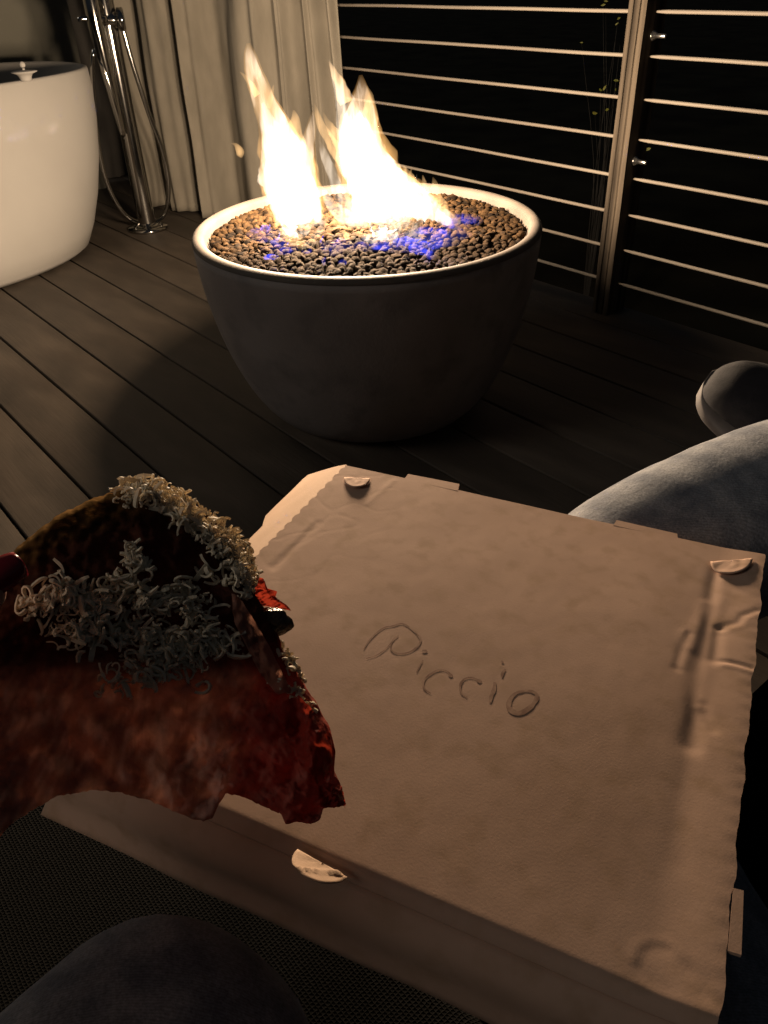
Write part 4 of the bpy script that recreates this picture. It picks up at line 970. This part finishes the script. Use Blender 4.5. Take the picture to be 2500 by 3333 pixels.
ham([(1375, 1450), (1430, 1460), (1476, 1470), (1496, 1555), (1440, 1566), (1385, 1562)], 0.001, M['red'], 'sauce_flake', seed=4.7, amp=0.0012)
# shaved cheese: every strip a part, twelve shapes shared
def shred_mesh(i):
    L = random.uniform(0.0032, 0.0065) if i < 7 else random.uniform(0.007, 0.0125); w = random.uniform(0.00028, 0.00060); curl = random.choice((-1, 1)) * (random.uniform(1.6, 4.4) if i < 7 else random.uniform(1.2, 4.6))
    n_ = 10; p = np.zeros(3); a = random.uniform(-.5, .5); V, F = [], []
    for k in range(n_):
        t = k / (n_ - 1); ww = w * (0.65 + 0.7 * math.sin(math.pi * (0.12 + 0.8 * t))) * random.uniform(0.8, 1.2); h = 0.00026 + 0.00014 * random.random()
        d = np.array([math.cos(a), 0, math.sin(a)]); nrm = np.array([-math.sin(a), 0, math.cos(a)]); b = np.array([0, 1, 0.25 * math.sin(3 * t + i)])
        for s_, g_ in ((-1, -1), (1, -1), (1, 1), (-1, 1)): V.append(p + b * ww * s_ + nrm * h * g_)
        p = p + d * L / n_; a += curl / n_ * (1 + 0.9 * math.sin(t * 6 + i))
    c = np.mean(V, axis=0); V = [v - c for v in V]
    for k in range(n_ - 1):
        for q in range(4): F.append((k*4 + q, k*4 + (q+1) % 4, (k+1)*4 + (q+1) % 4, (k+1)*4 + q))
    F.append((3, 2, 1, 0)); o = (n_ - 1) * 4; F.append((o, o+1, o+2, o+3))
    me = mesh_from('cheese_shaving', V, F); me.set_sharp_from_angle(angle=math.radians(40)); me.materials.append(M['cheese']); return me
shm = [shred_mesh(i) for i in range(14)]
extraV, extraF = [], []
def along(line, n_, spread, kinds, lift, extra=0):
    P = resample(sp(line), 200)
    for q_ in range(n_ + extra):
        p = P[random.randrange(200)] + np.array([random.gauss(0, spread), random.gauss(0, spread)]) * SC
        r = kd.find((p[0], p[1], 0)); out_ = r[2]
        if out_ > 16: p = p * 0.15 + np.array([r[0][0], r[0][1]]) * 0.85
        D = surfD(*p) - random.uniform(0.0003, lift); ctr = sl_pt(p, D)
        dr = (ctr - CAMP) / np.linalg.norm(ctr - CAMP)
        z_ = Vector(-dr); t_ = random.uniform(0, 6.28); x_ = Vector(_r) * math.cos(t_) + Vector(_u) * math.sin(t_)
        x_ = (x_ - z_ * x_.dot(z_)).normalized(); y_ = z_.cross(x_)
        R_ = Matrix((x_, y_, z_)).transposed().to_4x4() @ Matrix.Rotation(random.gauss(0, 0.35), 4, 'Y') @ Matrix.Rotation(math.pi / 2 * random.choice((0, 1, 1, 1)) + random.gauss(0, 0.55), 4, 'X')
        T_ = Matrix.Translation(Vector(ctr) - slc.location) @ R_ @ Matrix.Scale(random.uniform(0.6, 1.35), 4)
        me_ = shm[random.choice(kinds)]
        if q_ < n_:
            o = bpy.data.objects.new('cheese_shaving', me_); COL.objects.link(o); o.parent = slc; o.matrix_local = T_
        else:
            o = len(extraV); extraV.extend(T_ @ v.co for v in me_.vertices); extraF.extend(tuple(k + o for k in f.vertices) for f in me_.polygons)
short, long_ = list(range(7)), list(range(7, 14))
along([(540, 205), (620, 180), (700, 215), (780, 260), (850, 320), (930, 370), (1000, 420), (1045, 490), (1050, 590)], 130, 32, short + [8, 10], 0.004, 480)
along([(140, 690), (250, 650), (330, 630), (430, 700), (520, 600), (600, 640), (700, 690), (790, 620), (830, 700), (900, 830), (1010, 850)], 55, 34, long_ + short[:4], 0.005, 330)
along([(250, 760), (400, 820), (540, 790), (640, 850), (760, 860), (880, 880), (620, 960), (500, 1000)], 40, 46, long_ + short[:3], 0.005, 300)
along([(1225, 900), (1270, 945), (1320, 975)], 18, 18, short, 0.002, 20)
along([(1110, 480), (1070, 560), (1060, 640)], 16, 18, short, 0.003, 60)
along([(1180, 1000), (1260, 1060), (1340, 1120)], 4, 16, short, 0.003, 26)
along([(560, 440), (590, 500), (620, 520)], 12, 16, long_ + short, 0.004, 25)
along([(860, 510), (900, 560), (960, 600)], 7, 20, long_, 0.003)
ex = link('cheese_crumbs', mesh_from('cheese_crumbs', extraV, extraF, False), M['cheese'], slc); ex.location = (0, 0, 0); tag(ex, kind='stuff')

# the hand that holds the slice: mostly outside the picture, one varnished fingertip shows at the left edge
def hp(x, y, D): return tuple(sl_pt((x, y), D))
hv_ = [hp(-430, 2300, 0.285), hp(-620, 2480, 0.30), (-0.36, -0.14, 0.645)]
hr_ = [0.026, 0.027, 0.030]; he_ = [(0, 1), (1, 2)]
def finger(root, pts, rad):
    last = root
    for p, r in zip(pts, rad):
        hv_.append(p); hr_.append(r); he_.append((last, len(hv_) - 1)); last = len(hv_) - 1
finger(0, [hp(-300, 2110, 0.272), hp(-170, 1985, 0.262), hp(-60, 1912, 0.262), hp(2, 1885, 0.265)], [0.0125, 0.0095, 0.0085, 0.0065])     # thumb, on top
finger(0, [hp(-290, 2180, 0.318), hp(-130, 2080, 0.328), hp(20, 2030, 0.326), hp(110, 2010, 0.322)], [0.010, 0.0085, 0.008, 0.0065])
finger(0, [hp(-260, 2290, 0.322), hp(-80, 2230, 0.331), hp(80, 2200, 0.329), hp(170, 2190, 0.325)], [0.010, 0.0088, 0.0082, 0.0066])
finger(0, [hp(-260, 2400, 0.322), hp(-90, 2370, 0.331), hp(60, 2350, 0.329), hp(140, 2345, 0.325)], [0.010, 0.0085, 0.008, 0.0064])
finger(0, [hp(-290, 2500, 0.320), hp(-160, 2500, 0.327), hp(-50, 2490, 0.325), hp(10, 2485, 0.322)], [0.009, 0.0076, 0.007, 0.0056])
skin_obj('hand', hv_, he_, hr_, M['skin'], person, 2, 0)
# varnished nail on the thumb
nc = np.array(hp(8, 1868, 0.2585)); dr = nc - CAMP; dr /= np.linalg.norm(dr)
nx = _r * 0.87 + _u * 0.5; nx -= dr * np.dot(nx, dr); nx /= np.linalg.norm(nx); ny = np.cross(dr, nx)
V = []
for i in range(11):
    for j in range(9):
        a = (i / 10 - 0.5) * 2; b = (j / 8 - 0.5) * 2
        V.append(nc + nx * 0.0065 * a * (1 - 0.12 * b * b) + ny * 0.0050 * b * math.sqrt(1 - 0.35 * max(a, 0) ** 2) - dr * (0.0028 * (1 - b * b) - 0.0012 * a * a))
nl = link('nail', mesh_from('nail', V, grid_faces(11, 9)), M['nail'], person); so = nl.modifiers.new('thickness', 'SOLIDIFY'); so.thickness = 0.0007
